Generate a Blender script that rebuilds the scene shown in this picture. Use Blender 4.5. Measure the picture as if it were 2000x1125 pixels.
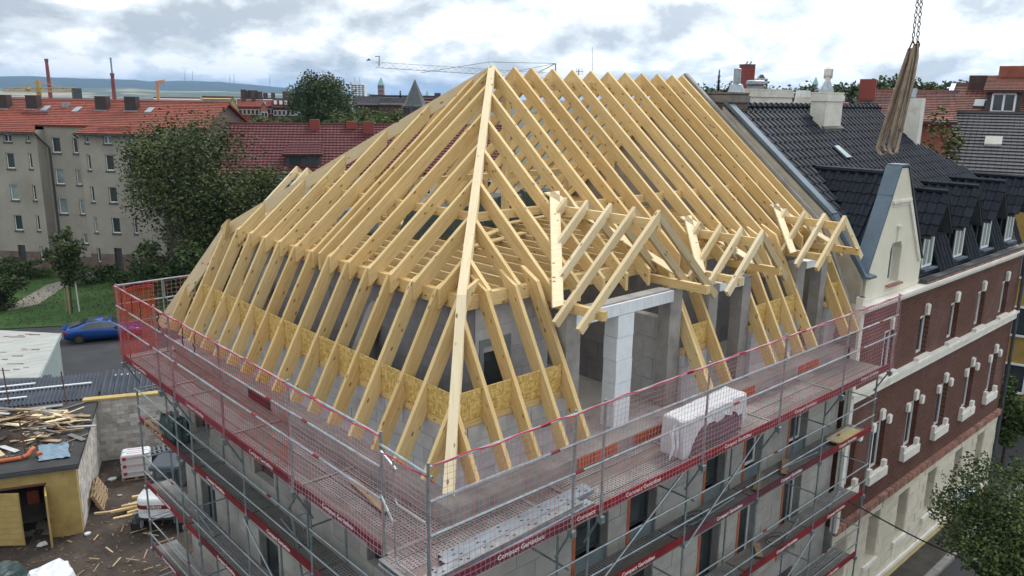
import bpy, bmesh, math, random
from mathutils import Vector, Matrix, noise
R = random.Random(11)
sc = bpy.context.scene
for o in list(bpy.data.objects): bpy.data.objects.remove(o)
C = sc.collection
V = Vector
rad = math.radians

# ------------------------------------------------------------------ camera
CAM = V((-7.239, -9.350, 6.247)); FPX = 1556.8
YAW, PIT, ROL = rad(47.4286), rad(13.347), rad(0.8272)
FW = V((math.cos(YAW)*math.cos(PIT), math.sin(YAW)*math.cos(PIT), -math.sin(PIT)))
_r = V((math.sin(YAW), -math.cos(YAW), 0)); _u = _r.cross(FW)
RT = _r*math.cos(ROL)+_u*math.sin(ROL); UP = -_r*math.sin(ROL)+_u*math.cos(ROL)
cd = bpy.data.cameras.new('camera'); cam = bpy.data.objects.new('camera', cd); C.objects.link(cam)
cam.matrix_world = Matrix(((RT.x, UP.x, -FW.x, CAM.x), (RT.y, UP.y, -FW.y, CAM.y), (RT.z, UP.z, -FW.z, CAM.z), (0, 0, 0, 1)))
cd.sensor_width = 36; cd.lens = 36*FPX/2000; cd.clip_start = .1; cd.clip_end = 40000
sc.camera = cam
sc.view_settings.view_transform = 'Standard'; sc.view_settings.look = 'None'
sc.view_settings.exposure = 0.17; sc.view_settings.gamma = 1; sc.view_settings.use_curve_mapping = False
try:
    sc.cycles.volume_bounces = 0; sc.cycles.max_bounces = 6; sc.cycles.transparent_max_bounces = 8
except Exception: pass

# ------------------------------------------------------------------ world: nishita sky behind broken cloud
SUN_EL, SUN_AZ = rad(50), rad(10)          # azimuth measured from +x (ahead and to the right)
w = bpy.data.worlds.new('World'); sc.world = w; w.use_nodes = True
nt = w.node_tree; nt.nodes.clear()
def nd(t, **k):
    n = nt.nodes.new(t)
    for a, b in k.items(): setattr(n, a, b)
    return n
def lk(a, b): nt.links.new(a, b)
def mth(op, a, b=None, c=None, clamp=False):
    n = nd('ShaderNodeMath', operation=op); n.use_clamp = clamp
    for i, s in enumerate((a, b, c)):
        if s is None: continue
        if isinstance(s, (int, float)): n.inputs[i].default_value = s
        else: lk(s, n.inputs[i])
    return n.outputs[0]
def ramp(fac, pts, interp='LINEAR'):
    n = nd('ShaderNodeValToRGB'); n.color_ramp.interpolation = interp
    e = n.color_ramp.elements
    while len(e) < len(pts): e.new(.5)
    for i, (p, c) in enumerate(pts):
        e[i].position = p; e[i].color = (c[0], c[1], c[2], 1) if not isinstance(c, (int, float)) else (c, c, c, 1)
    lk(fac, n.inputs[0]); return n.outputs[0]
def mixc(f, a, b, bt='MIX'):
    n = nd('ShaderNodeMix', data_type='RGBA', blend_type=bt)
    for s, i in ((f, 0), (a, 6), (b, 7)):
        if isinstance(s, (int, float)): n.inputs[i].default_value = s
        elif isinstance(s, (tuple, list)): n.inputs[i].default_value = (s[0], s[1], s[2], 1)
        else: lk(s, n.inputs[i])
    return n.outputs[2]
def nz(vec, scale, det=4, rough=.5, dist=0):
    n = nd('ShaderNodeTexNoise'); n.inputs['Scale'].default_value = scale; n.inputs['Detail'].default_value = det
    n.inputs['Roughness'].default_value = rough; n.inputs['Distortion'].default_value = dist
    if vec is not None: lk(vec, n.inputs['Vector'])
    return n.outputs['Fac']
out = nd('ShaderNodeOutputWorld'); bg = nd('ShaderNodeBackground'); lk(bg.outputs[0], out.inputs[0])
bg.inputs[1].default_value = 0.112
sky = nd('ShaderNodeTexSky', sky_type='NISHITA'); sky.sun_disc = False; sky.sun_elevation = SUN_EL
sky.sun_rotation = rad(90)-SUN_AZ
tc = nd('ShaderNodeTexCoord'); sx = nd('ShaderNodeSeparateXYZ'); lk(tc.outputs['Generated'], sx.inputs[0])
zc = mth('MAXIMUM', sx.outputs[2], 0.0)
def cloudco(dz_, dx_=0.0):
    c = nd('ShaderNodeCombineXYZ'); zz = mth('ADD', mth('POWER', mth('ADD', zc, .004), .62), dz_)
    lk(mth('ADD', sx.outputs[0], dx_), c.inputs[0]); lk(sx.outputs[1], c.inputs[1]); lk(mth('MULTIPLY', zz, 1.05), c.inputs[2]); return c.outputs[0]
c0, c1 = cloudco(0.0), cloudco(.035, -.02)
big = nz(c0, 3.0, 2, .5, .1)
med = nz(c0, 9.5, 10, .55, .2); med2 = nz(c1, 9.5, 10, .55, .2)
body = mth('ADD', mth('MULTIPLY', med, .6), mth('MULTIPLY', big, .4))
relief = mth('MULTIPLY', mth('SUBTRACT', med, med2), 1.7)
sh = mth('ADD', mth('SUBTRACT', 1.035, body), relief, clamp=True)
ccol = ramp(sh, [(.33, (4.9, 5.45, 5.95)), (.43, (6.6, 7.1, 7.45)), (.53, (8.0, 8.6, 8.9)), (.62, (10.4, 10.6, 10.6))])
sund = V((math.cos(SUN_EL)*math.cos(SUN_AZ), math.cos(SUN_EL)*math.sin(SUN_AZ), math.sin(SUN_EL)))
dp = nd('ShaderNodeVectorMath', operation='DOT_PRODUCT'); lk(tc.outputs['Generated'], dp.inputs[0]); dp.inputs[1].default_value = sund
glow = mth('MULTIPLY', mth('POWER', mth('MAXIMUM', dp.outputs['Value'], 0.0), 3.0), .85)
gain = mth('ADD', mth('ADD', .86, glow), mth('MULTIPLY', zc, .45))
vs = nd('ShaderNodeVectorMath', operation='SCALE'); lk(ccol, vs.inputs[0]); lk(gain, vs.inputs['Scale'])
cover = ramp(body, [(.38, 0.80), (.46, 1.0)])
skyc = mixc(cover, sky.outputs[0], vs.outputs[0])
lk(skyc, bg.inputs[0])
sd = bpy.data.lights.new('sun', 'SUN'); sd.energy = 1.5; sd.angle = rad(12); sd.color = (1, .96, .9)
so = bpy.data.objects.new('sun', sd); C.objects.link(so); so.rotation_euler = (-sund).to_track_quat('-Z', 'Y').to_euler()

# ------------------------------------------------------------------ materials
MT = {}
def newmat(name):
    global nt
    m = bpy.data.materials.new(name); m.use_nodes = True; nt = m.node_tree; nt.nodes.clear()
    o = nd('ShaderNodeOutputMaterial'); b = nd('ShaderNodeBsdfPrincipled'); lk(b.outputs[0], o.inputs[0])
    MT[name] = m
    return m, b
def objco(stretch=(1, 1, 1), rnd=True):
    t = nd('ShaderNodeTexCoord'); oi = nd('ShaderNodeObjectInfo')
    m = nd('ShaderNodeMapping'); m.inputs['Scale'].default_value = stretch; lk(t.outputs['Object'], m.inputs[0])
    if rnd:
        s = nd('ShaderNodeMath', operation='MULTIPLY'); lk(oi.outputs['Random'], s.inputs[0]); s.inputs[1].default_value = 57.0
        a = nd('ShaderNodeVectorMath', operation='ADD'); lk(m.outputs[0], a.inputs[0])
        c = nd('ShaderNodeCombineXYZ'); lk(s.outputs[0], c.inputs[0]); lk(s.outputs[0], c.inputs[1]); lk(s.outputs[0], c.inputs[2])
        lk(c.outputs[0], a.inputs[1]); return a.outputs[0], oi.outputs['Random']
    return m.outputs[0], oi.outputs['Random']
def bump(b, h, strength=.3, dist=.02):
    n = nd('ShaderNodeBump'); n.inputs['Strength'].default_value = strength; n.inputs['Distance'].default_value = dist
    lk(h, n.inputs['Height']); lk(n.outputs[0], b.inputs['Normal'])
def sc3(c, k): return tuple(min(1, x*k) for x in c)
def M(name, c, rough=.75, metal=0, var=.22, scale=3, bmp=0, bscale=25, rnd=.0, isl=0, c2=None, stretch=(1, 1, 1), c2cut=(.5, .65), spec=.4, dirt=None, keep=False):
    m, b = newmat(name)
    v, rv = objco(stretch, rnd=not keep)
    n = nz(v, scale, 5, .6)
    col = ramp(n, [(.3, sc3(c, 1-var)), (.7, sc3(c, 1+var))])
    if c2:
        f = ramp(nz(v, scale*.6, 6, .65, .4), [(c2cut[0], 0.0), (c2cut[1], 1.0)])
        col = mixc(f, col, c2)
    if dirt:
        f = ramp(nz(v, dirt[1], 6, .7), [(.52, 0.0), (.72, dirt[2])]); col = mixc(f, col, dirt[0])
    if rnd or isl:
        src = rv
        if isl:
            g = nd('ShaderNodeNewGeometry'); src = g.outputs['Random Per Island']
        k = rnd or isl
        col = mixc(1.0, col, ramp(src, [(0, 1-k), (1, 1.0)]), 'MULTIPLY')
    lk(col, b.inputs['Base Color']); b.inputs['Roughness'].default_value = rough; b.inputs['Metallic'].default_value = metal
    b.inputs['Specular IOR Level'].default_value = spec
    if bmp: bump(b, nz(v, bscale, 5, .6), bmp)
    return m
def timber(name, lo, hi, knot=True):
    m, b = newmat(name)
    v, rv = objco((1, 1, 1))
    s = nd('ShaderNodeMapping'); s.inputs['Scale'].default_value = (.9, 16, 16); lk(v, s.inputs[0])
    g = nz(s.outputs[0], 2.2, 6, .6, .6)
    col = ramp(g, [(.28, lo), (.68, hi)])
    broad = nz(v, 1.3, 3, .5)
    col = mixc(ramp(broad, [(.35, 0.0), (.7, .5)]), col, sc3(hi, .86))
    col = mixc(1.0, col, ramp(rv, [(0, (.80, .76, .70)), (.3, (.97, .97, .97)), (.65, (1, 1, 1)), (.85, (.93, .86, .74)), (1, (.86, .82, .76))]), 'MULTIPLY')
    if knot:
        s2 = nd('ShaderNodeMapping'); s2.inputs['Scale'].default_value = (2.6, 6, 6); lk(v, s2.inputs[0])
        vo = nd('ShaderNodeTexVoronoi'); vo.inputs['Scale'].default_value = 1.0; lk(s2.outputs[0], vo.inputs['Vector'])
        col = mixc(ramp(vo.outputs['Distance'], [(.08, .9), (.16, 0.0)]), col, (.16, .075, .025))
        col = mixc(ramp(nz(v, .8, 5, .65), [(.62, 0.0), (.8, .35)]), col, (.33, .19, .08))
    lk(col, b.inputs['Base Color']); b.inputs['Roughness'].default_value = .68; b.inputs['Specular IOR Level'].default_value = .3
    bump(b, g, .15, .01)
    return m
timber('timber', (.53, .355, .145), (.80, .605, .315))
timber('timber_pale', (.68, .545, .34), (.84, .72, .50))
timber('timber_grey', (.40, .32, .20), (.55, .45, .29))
timber('old_wood', (.20, .13, .075), (.42, .31, .20))
m, b = newmat('osb'); v, rv = objco()
s1 = nd('ShaderNodeMapping'); s1.inputs['Scale'].default_value = (12, 12, 34); s1.inputs['Rotation'].default_value = (.5, .3, .4); lk(v, s1.inputs[0])
s2 = nd('ShaderNodeMapping'); s2.inputs['Scale'].default_value = (30, 30, 13); s2.inputs['Rotation'].default_value = (-.4, .5, -.3); lk(v, s2.inputs[0])
va = nd('ShaderNodeTexVoronoi'); lk(s1.outputs[0], va.inputs['Vector']); vb = nd('ShaderNodeTexVoronoi'); lk(s2.outputs[0], vb.inputs['Vector'])
va.inputs['Scale'].default_value = 1; vb.inputs['Scale'].default_value = 1
ca = ramp(va.outputs['Color'], [(0, (.30, .17, .04)), (.5, (.55, .36, .10)), (1, (.72, .52, .20))])
cb = ramp(vb.outputs['Color'], [(0, (.34, .20, .05)), (.6, (.60, .40, .12)), (1, (.76, .56, .24))])
lk(mixc(ramp(nz(v, 9, 3), [(.45, 0.0), (.55, 1.0)]), ca, cb), b.inputs['Base Color']); b.inputs['Roughness'].default_value = .6
bump(b, va.outputs['Distance'], .2, .01)
M('block', (.47, .47, .485), .9, var=.12, scale=5, bmp=.12, bscale=60, rnd=.16, dirt=((.36, .34, .33), 1.3, .35))
M('block_shaded', (.21, .205, .22), .92, var=.15, scale=3, bmp=.12, bscale=50, rnd=.2, dirt=((.18, .17, .17), 1.2, .4))  # same pale blocks, with the shade under the joists put into their colour
M('block_white', (.74, .78, .82), .9, var=.07, scale=4, bmp=.1, bscale=50, rnd=.08)
M('block_dull', (.40, .385, .36), .92, var=.14, scale=2.2, bmp=.12, bscale=40, isl=.16, dirt=((.33, .31, .28), .9, .4))
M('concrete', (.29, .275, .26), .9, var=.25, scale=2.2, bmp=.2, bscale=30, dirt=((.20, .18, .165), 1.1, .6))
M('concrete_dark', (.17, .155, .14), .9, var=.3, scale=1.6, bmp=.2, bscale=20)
M('mortar', (.28, .27, .26), .95, var=.2)
M('galv', (.36, .41, .44), .42, .75, var=.25, scale=6, rnd=.12, dirt=((.22, .23, .24), 2.5, .5))
M('galv_deck', (.26, .26, .26), .55, .45, var=.2, scale=3, rnd=.2)
m, b = newmat('deck_plate'); v, rv = objco()
wv = nd('ShaderNodeVectorMath', operation='MULTIPLY'); wv.inputs[1].default_value = (13, 17, 0); lk(v, wv.inputs[0])
vo = nd('ShaderNodeTexVoronoi'); vo.inputs['Scale'].default_value = 1; vo.inputs['Randomness'].default_value = .12; lk(wv.outputs[0], vo.inputs['Vector'])
hole = ramp(vo.outputs['Distance'], [(.26, 1.0), (.36, 0.0)])
base = ramp(nz(v, 2.2, 5, .65), [(.3, (.20, .195, .19)), (.7, (.37, .36, .35))])
base = mixc(1.0, base, ramp(rv, [(0, .72), (1, 1.0)]), 'MULTIPLY')
lk(mixc(hole, base, (.05, .045, .045)), b.inputs['Base Color']); b.inputs['Roughness'].default_value = .55; b.inputs['Metallic'].default_value = .35
bump(b, vo.outputs['Distance'], .5, .02)
M('deck_wood', (.17, .15, .135), .85, var=.3, scale=3, rnd=.25, stretch=(.4, 5, 5))
M('toe_red', (.24, .012, .020), .55, var=.25, scale=3, rnd=.5, dirt=((.12, .035, .05), 1.2, .75))
M('toe_purple', (.135, .028, .045), .6, var=.3, scale=2.5, rnd=.35, dirt=((.16, .12, .13), 1.2, .6))
M('net_red', (.42, .012, .028), .7, var=.1)
M('net_pale', (.58, .26, .31), .7, var=.2, scale=1)
M('net_orange', (.62, .09, .03), .7, var=.1)
M('rope_red', (.48, .03, .07), .7, var=.2)
M('white_print', (.80, .78, .78), .6, var=.03)
M('red_print', (.45, .03, .05), .6, var=.05)
M('black', (.02, .02, .022), .6, var=.2)
M('clay_orange', (.46, .13, .06), .8, var=.15, scale=4, rnd=.1)
M('brown_plastic', (.045, .03, .028), .6)
M('plaster', (.70, .66, .55), .88, var=.07, scale=1.2, bmp=.1, bscale=20, dirt=((.50, .45, .35), .6, .45))
M('party_plaster', (.40, .36, .29), .92, var=.2, scale=1.2, dirt=((.22, .18, .14), 1.0, .6))
M('cream_stone', (.68, .62, .50), .88, var=.10, scale=1.5, bmp=.12, bscale=14, rnd=.12, dirt=((.45, .38, .28), .8, .35))
M('pale_blue', (.50, .60, .74), .85, var=.06)
M('white_trim', (.74, .71, .65), .8, var=.10, scale=2, bmp=.1, dirt=((.42, .32, .26), 1.6, .5))
M('base_yellow', (.55, .44, .22), .9, var=.15)
M('soldier', (.40, .20, .15), .88, var=.2, isl=.5, dirt=((.55, .42, .38), 1.5, .6))
M('zinc', (.105, .145, .19), .5, .25, var=.18, scale=1.4)
M('zinc_pale', (.27, .32, .36), .45, .5, var=.15)
M('slate_tile', (.014, .019, .031), .5, var=.3, scale=2, rnd=.45, isl=0, spec=.16)
M('slate_stuff', (.014, .019, .031), .5, var=.3, scale=2, isl=.45, spec=.16)
M('tile_dull', (.075, .075, .085), .6, var=.25, scale=2, isl=.4)
M('white_brick', (.66, .63, .57), .9, var=.1, scale=3, bmp=.25, bscale=12, dirt=((.38, .30, .18), .9, .55))
M('glass', (.035, .045, .05), .08, var=.35, scale=.7, spec=.8)
M('glass_pale', (.20, .24, .24), .12, var=.5, scale=.5, spec=.8)
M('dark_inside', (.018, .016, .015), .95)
M('frame_white', (.76, .77, .77), .5, var=.05)
M('frame_dark', (.05, .05, .052), .5)
M('render_grey', (.335, .305, .265), .93, var=.12, scale=.35, bmp=.12, bscale=8, dirt=((.22, .19, .16), .25, .55))
M('stone_dark', (.16, .115, .10), .95, var=.4, scale=1.2)
M('sill_dark', (.10, .085, .08), .9)
M('gutter', (.06, .065, .07), .6)
M('brick_dark', (.085, .05, .045), .9, var=.35, scale=1.2)
M('brick_red', (.27, .09, .06), .9, var=.25, scale=1)
M('chimney_red', (.24, .06, .05), .9, var=.2, scale=.3)
M('dirt', (.045, .034, .028), .97, var=.5, scale=.5, bmp=.8, bscale=6, dirt=((.13, .10, .08), 1.4, .5), keep=True)
M('chip', (.26, .18, .11), .9, var=.3, isl=.75)
M('asphalt', (.032, .033, .037), .88, var=.2, scale=.5, bmp=.2, bscale=40, dirt=((.07, .07, .07), .2, .6), keep=True)
M('paving', (.055, .05, .043), .95, var=.45, scale=1.5, bmp=.4, bscale=10, keep=True)
M('kerbstone', (.23, .22, .21), .9, var=.2, rnd=.2)
M('grass', (.030, .072, .012), .95, var=.35, scale=.5, bmp=.7, bscale=8, dirt=((.045, .075, .02), .12, .7), keep=True)
M('path', (.20, .18, .155), .95, var=.2, keep=True)
M('land', (.075, .085, .06), .95, var=.4, scale=.02, keep=True)
M('forest', (.018, .034, .022), 1, var=.5, scale=.012, keep=True)
M('field', (.26, .22, .13), 1, var=.35, scale=.004, c2=(.05, .075, .035), c2cut=(.45, .5), keep=True)
M('bark', (.055, .042, .032), .95, var=.3, scale=4, bmp=.5)
def leafmat(name, a, b_, s=.35):
    m, b = newmat(name); v, rv = objco(rnd=False)
    g = nd('ShaderNodeNewGeometry')
    col = ramp(nz(v, s, 3, .6), [(.35, a), (.65, b_)])
    col = mixc(1.0, col, ramp(g.outputs['Random Per Island'], [(0, .55), (1, 1.0)]), 'MULTIPLY')
    lk(col, b.inputs['Base Color']); b.inputs['Roughness'].default_value = .7; b.inputs['Specular IOR Level'].default_value = .25
leafmat('leaf_dark', (.040, .068, .020), (.092, .126, .038))
leafmat('leaf_olive', (.085, .095, .030), (.15, .145, .05))
leafmat('leaf_mid', (.060, .105, .028), (.12, .165, .045))
leafmat('leaf_conifer', (.008, .016, .010), (.018, .030, .018))
M('yellow_paint', (.42, .31, .115), .8, var=.15, scale=1.5, bmp=.08, dirt=((.24, .13, .05), 1.6, .5))
M('felt', (.028, .028, .030), .8, var=.4, scale=1.2, bmp=.2)
M('peeling', (.33, .34, .325), .9, var=.15, scale=1, dirt=((.16, .13, .11), 1.1, .55), stretch=(.5, 2.5, 1))
M('teal_board', (.27, .33, .33), .85, var=.15, scale=2, stretch=(4, 4, .5))
M('corrug', (.055, .065, .088), .6, .2, var=.3, scale=1)
M('white_block_wall', (.56, .53, .50), .93, var=.15, scale=1.5, bmp=.15, rnd=.34, dirt=((.20, .14, .10), 1.6, .75))
M('foil_white', (.62, .64, .67), .35, var=.05, scale=3, bmp=.35, bscale=5)
M('foil_film', (.17, .13, .15), .3, var=.1, scale=3, bmp=.35, bscale=5)
M('tarp_blue', (.14, .21, .27), .5, var=.25, scale=4, bmp=.5, bscale=8)
M('tarp_green', (.035, .06, .06), .45, var=.35, scale=4, bmp=.5, bscale=8)
M('wool_yellow', (.50, .37, .05), .95, var=.25, scale=8, bmp=.4)
M('pipe_orange', (.46, .11, .04), .5, var=.12)
M('rust', (.13, .06, .04), .9, var=.3)
M('car_blue', (.010, .065, .27), .25, .3, var=.06, spec=.7)
M('tyre', (.015, .015, .016), .85)
M('tail_red', (.5, .02, .02), .3)
M('machine_white', (.72, .73, .74), .4, var=.04)
M('machine_dark', (.035, .045, .06), .5, var=.2)
M('strap_sling', (.30, .23, .175), .85, var=.3, scale=8, bmp=.2, bscale=40)
M('chain_steel', (.07, .06, .06), .5, .6, var=.3)
M('crane_yellow', (.42, .27, .06), .6)
M('crane_orange', (.55, .22, .08), .6)
M('copper', (.25, .45, .42), .7, var=.1)
M('turret_slate', (.07, .085, .09), .6, var=.15)
M('stucco_white', (.62, .62, .60), .9, var=.08)
M('stucco_yellow', (.48, .38, .14), .9, var=.1)
M('stucco_ochre', (.34, .22, .06), .9, var=.15)
M('brick_pale', (.30, .15, .10), .9, var=.2)
M('tower_white', (.60, .63, .66), .8)
def rowtile(name, c, rows, cols, dirt_c=None, var=.2):
    """far roofs: courses and columns of tiles in the roof's own u (along eaves) and v (up slope) coordinates"""
    m, b = newmat(name); t = nd('ShaderNodeTexCoord'); uv = t.outputs['UV']
    s = nd('ShaderNodeSeparateXYZ'); lk(uv, s.inputs[0])
    fr = mth('FRACT', mth('MULTIPLY', s.outputs[1], rows)); fc = mth('FRACT', mth('MULTIPLY', s.outputs[0], cols))
    wv_ = mth('ADD', fr, mth('MULTIPLY', mth('SINE', mth('MULTIPLY', fc, 6.283)), .12))
    br = nd('ShaderNodeTexWhiteNoise'); br.noise_dimensions = '2D'
    cmb = nd('ShaderNodeCombineXYZ'); lk(mth('FLOOR', mth('MULTIPLY', s.outputs[0], cols)), cmb.inputs[0]); lk(mth('FLOOR', mth('MULTIPLY', s.outputs[1], rows)), cmb.inputs[1])
    lk(cmb.outputs[0], br.inputs['Vector'])
    col = ramp(br.outputs['Value'], [(0, sc3(c, 1-var)), (1, sc3(c, 1+var))])
    v2 = nd('ShaderNodeMapping'); lk(t.outputs['Object'], v2.inputs[0])
    if dirt_c: col = mixc(ramp(nz(v2.outputs[0], .22, 5, .65), [(.48, 0.0), (.62, .85)]), col, dirt_c)
    lk(col, b.inputs['Base Color']); b.inputs['Roughness'].default_value = .75
    hgt = mth('ADD', mth('POWER', mth('SUBTRACT', 1.0, fr), 2.0), mth('MULTIPLY', mth('SINE', mth('MULTIPLY', fc, 6.283)), .4))
    bump(b, hgt, 1.0, .06)
rowtile('roof_orange', (.25, .052, .030), 1, 1, (.17, .05, .032))
rowtile('roof_maroon', (.090, .015, .017), 1, 1)
rowtile('roof_mottled', (.15, .042, .028), 1, 1, (.034, .036, .045), .45)
rowtile('roof_rust', (.17, .048, .027), 1, 1, (.075, .038, .03))
rowtile('roof_grey', (.032, .033, .040), 1, 1)
rowtile('roof_dark', (.038, .042, .05), 1, 1, (.06, .06, .07), .35)
def brickmat(name, c1, c2, mort, ax, sx_=.24, sz_=.075):
    m, b = newmat(name); t = nd('ShaderNodeTexCoord'); s = nd('ShaderNodeSeparateXYZ'); lk(t.outputs['Object'], s.inputs[0])
    c = nd('ShaderNodeCombineXYZ'); lk(s.outputs['XYZ'.index(ax)], c.inputs[0]); lk(s.outputs[2], c.inputs[1])
    br = nd('ShaderNodeTexBrick'); lk(c.outputs[0], br.inputs[0]); br.inputs['Scale'].default_value = 1
    br.inputs['Brick Width'].default_value = sx_; br.inputs['Row Height'].default_value = sz_; br.inputs['Mortar Size'].default_value = .012
    br.inputs['Color1'].default_value = (*c1, 1); br.inputs['Color2'].default_value = (*c2, 1); br.inputs['Mortar'].default_value = (*mort, 1)
    col = mixc(ramp(nz(t.outputs['Object'], .5, 6, .7), [(.5, 0.0), (.75, .45)]), br.outputs[0], (.22, .13, .12))
    lk(col, b.inputs['Base Color']); b.inputs['Roughness'].default_value = .85
    bump(b, br.outputs['Fac'], -.6, .02)
brickmat('brick_facade', (.120, .033, .019), (.062, .019, .013), (.13, .07, .05), 'X', .25, .085)
brickmat('brick_end', (.085, .05, .04), (.05, .035, .03), (.13, .11, .10), 'Y')
def blockcoat(name, ax, c1, c2, mort, bw, bh):
    brickmat(name, c1, c2, mort, ax, bw, bh)
brickmat('brick_chimney', (.055, .04, .032), (.035, .028, .024), (.12, .11, .10), 'X', .24, .085)

# ------------------------------------------------------------------ helpers
def W(o):
    p = V((0, 0, 0))
    while o is not None: p += o.location; o = o.parent
    return p
def tag(o, label=None, cat=None, group=None, kind=None):
    if label: o['label'] = label
    if cat: o['category'] = cat
    if group: o['group'] = group
    if kind: o['kind'] = kind
    return o
def thing(name, loc, label, cat, group=None, rz=0):
    o = bpy.data.objects.new(name, None); C.objects.link(o); o.location = loc; o.rotation_euler[2] = rz; o.empty_display_size = .2
    return tag(o, label, cat, group)
def link(name, me, parent=None, mw=None, label=None, kind=None):
    o = bpy.data.objects.new(name, me); C.objects.link(o)
    if parent is not None: o.parent = parent
    if mw is not None: o.matrix_local = mw
    if label: o['label'] = label
    if kind: o['kind'] = kind
    return o
def copy_tree(src, loc, rz=None, label=None, group=None):
    c = src.copy(); C.objects.link(c); c.location = loc
    if rz is not None: c.rotation_euler[2] = rz
    if label: c['label'] = label
    if group: c['group'] = group
    def rec(a, b):
        for ch in list(a.children):
            d = ch.copy(); C.objects.link(d); d.parent = b; d.matrix_parent_inverse = ch.matrix_parent_inverse.copy(); rec(ch, d)
    rec(src, c); return c
class MB:
    def __init__(s): s.v = []; s.f = []; s.m = []; s.uv = {}
    def add(s, vs, fs, mi=0):
        n = len(s.v); s.v += [V(p) for p in vs]
        for f in fs: s.f.append([n+i for i in f]); s.m.append(mi)
        return s
    def box8(s, b4, t4, mi=0):
        return s.add(list(b4)+list(t4), [(3, 2, 1, 0), (4, 5, 6, 7), (0, 1, 5, 4), (1, 2, 6, 5), (2, 3, 7, 6), (3, 0, 4, 7)], mi)
    def box(s, x0, x1, y0, y1, z0, z1, mi=0, mt=None):
        b = [V((x0, y0, z0)), V((x1, y0, z0)), V((x1, y1, z0)), V((x0, y1, z0))]; t = [V((p.x, p.y, z1)) for p in b]
        if mt is not None: b = [mt @ p for p in b]; t = [mt @ p for p in t]
        return s.box8(b, t, mi)
    def beam(s, p0, p1, w, h, up=(0, 0, 1), mi=0):
        p0, p1 = V(p0), V(p1); d = (p1-p0).normalized(); u = V(up); sd = d.cross(u)
        if sd.length < 1e-4: sd = d.cross(V((1, 0, 0)))
        sd.normalize(); u = sd.cross(d)
        a, c = sd*w/2, u*h/2
        return s.box8([p0-a-c, p0+a-c, p1+a-c, p1-a-c], [p0-a+c, p0+a+c, p1+a+c, p1-a+c], mi)
    def tube(s, pts, r, n=6, mi=0, cap=True):
        pts = [V(p) for p in pts]; rs = r if isinstance(r, (list, tuple)) else [r]*len(pts); st = len(s.v)
        pd = None
        for i, p in enumerate(pts):
            d = (pts[min(i+1, len(pts)-1)]-pts[max(i-1, 0)]).normalized()
            ref = V((0, 0, 1)) if abs(d.z) < .9 else V((1, 0, 0))
            a = d.cross(ref).normalized(); c = a.cross(d)
            for k in range(n):
                t = 2*math.pi*k/n; s.v.append(p+(a*math.cos(t)+c*math.sin(t))*rs[i])
        for i in range(len(pts)-1):
            for k in range(n):
                k2 = (k+1) % n; s.f.append([st+i*n+k, st+i*n+k2, st+(i+1)*n+k2, st+(i+1)*n+k]); s.m.append(mi)
        if cap:
            s.f.append([st+k for k in range(n)][::-1]); s.m.append(mi)
            e = st+(len(pts)-1)*n; s.f.append([e+k for k in range(n)]); s.m.append(mi)
        return s
    def poly(s, pts, off, mi=0):
        """closed prism: polygon pts swept by off"""
        n = len(pts); off = V(off); a = [V(p) for p in pts]; b = [p+off for p in a]
        fs = [tuple(range(n))[::-1], tuple(range(n, 2*n))]+[(i, (i+1) % n, n+(i+1) % n, n+i) for i in range(n)]
        return s.add(a+b, fs, mi)
    def lathe(s, c, prof, n=10, mi=0):
        st = len(s.v); c = V(c)
        for r, z in prof:
            for k in range(n):
                t = 2*math.pi*k/n; s.v.append(c+V((r*math.cos(t), r*math.sin(t), z)))
        for i in range(len(prof)-1):
            for k in range(n):
                k2 = (k+1) % n; s.f.append([st+i*n+k, st+i*n+k2, st+(i+1)*n+k2, st+(i+1)*n+k]); s.m.append(mi)
        s.f.append([st+k for k in range(n)][::-1]); s.m.append(mi)
        e = st+(len(prof)-1)*n; s.f.append([e+k for k in range(n)]); s.m.append(mi)
        return s
    def mesh(s, name, mats, off=V((0, 0, 0)), smooth=False, fix=False):
        me = bpy.data.meshes.new(name); me.from_pydata([p-off for p in s.v], [], s.f)
        for mm in (mats if isinstance(mats, (list, tuple)) else [mats]): me.materials.append(MT[mm])
        if any(s.m): me.polygons.foreach_set('material_index', s.m)
        if smooth: me.polygons.foreach_set('use_smooth', [True]*len(me.polygons))
        if fix:
            bm = bmesh.new(); bm.from_mesh(me); bmesh.ops.recalc_face_normals(bm, faces=bm.faces); bm.to_mesh(me); bm.free()
        me.update(); return me
    def build(s, name, mats, parent=None, label=None, cat=None, group=None, kind=None, smooth=False, fix=True, local=False, origin=None):
        if parent is None:
            off = V(origin) if origin is not None else V((0, 0, 0))
            o = link(name, s.mesh(name, mats, off, smooth, fix)); o.location = off
        else:
            off = V((0, 0, 0)) if local else W(parent)
            o = link(name, s.mesh(name, mats, off, smooth, fix), parent)
        return tag(o, label, cat, group, kind)
def at(px, py, dist):
    """world point seen at photo pixel (px,py) at a horizontal distance"""
    d = FW+RT*((px-1000)/FPX)-UP*((py-562.5)/FPX)
    return CAM+d*(dist/math.hypot(d.x, d.y))
def hitz(px, py, z):
    d = FW+RT*((px-1000)/FPX)-UP*((py-562.5)/FPX); return CAM+d*((z-CAM.z)/d.z)
_bm = {}
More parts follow.
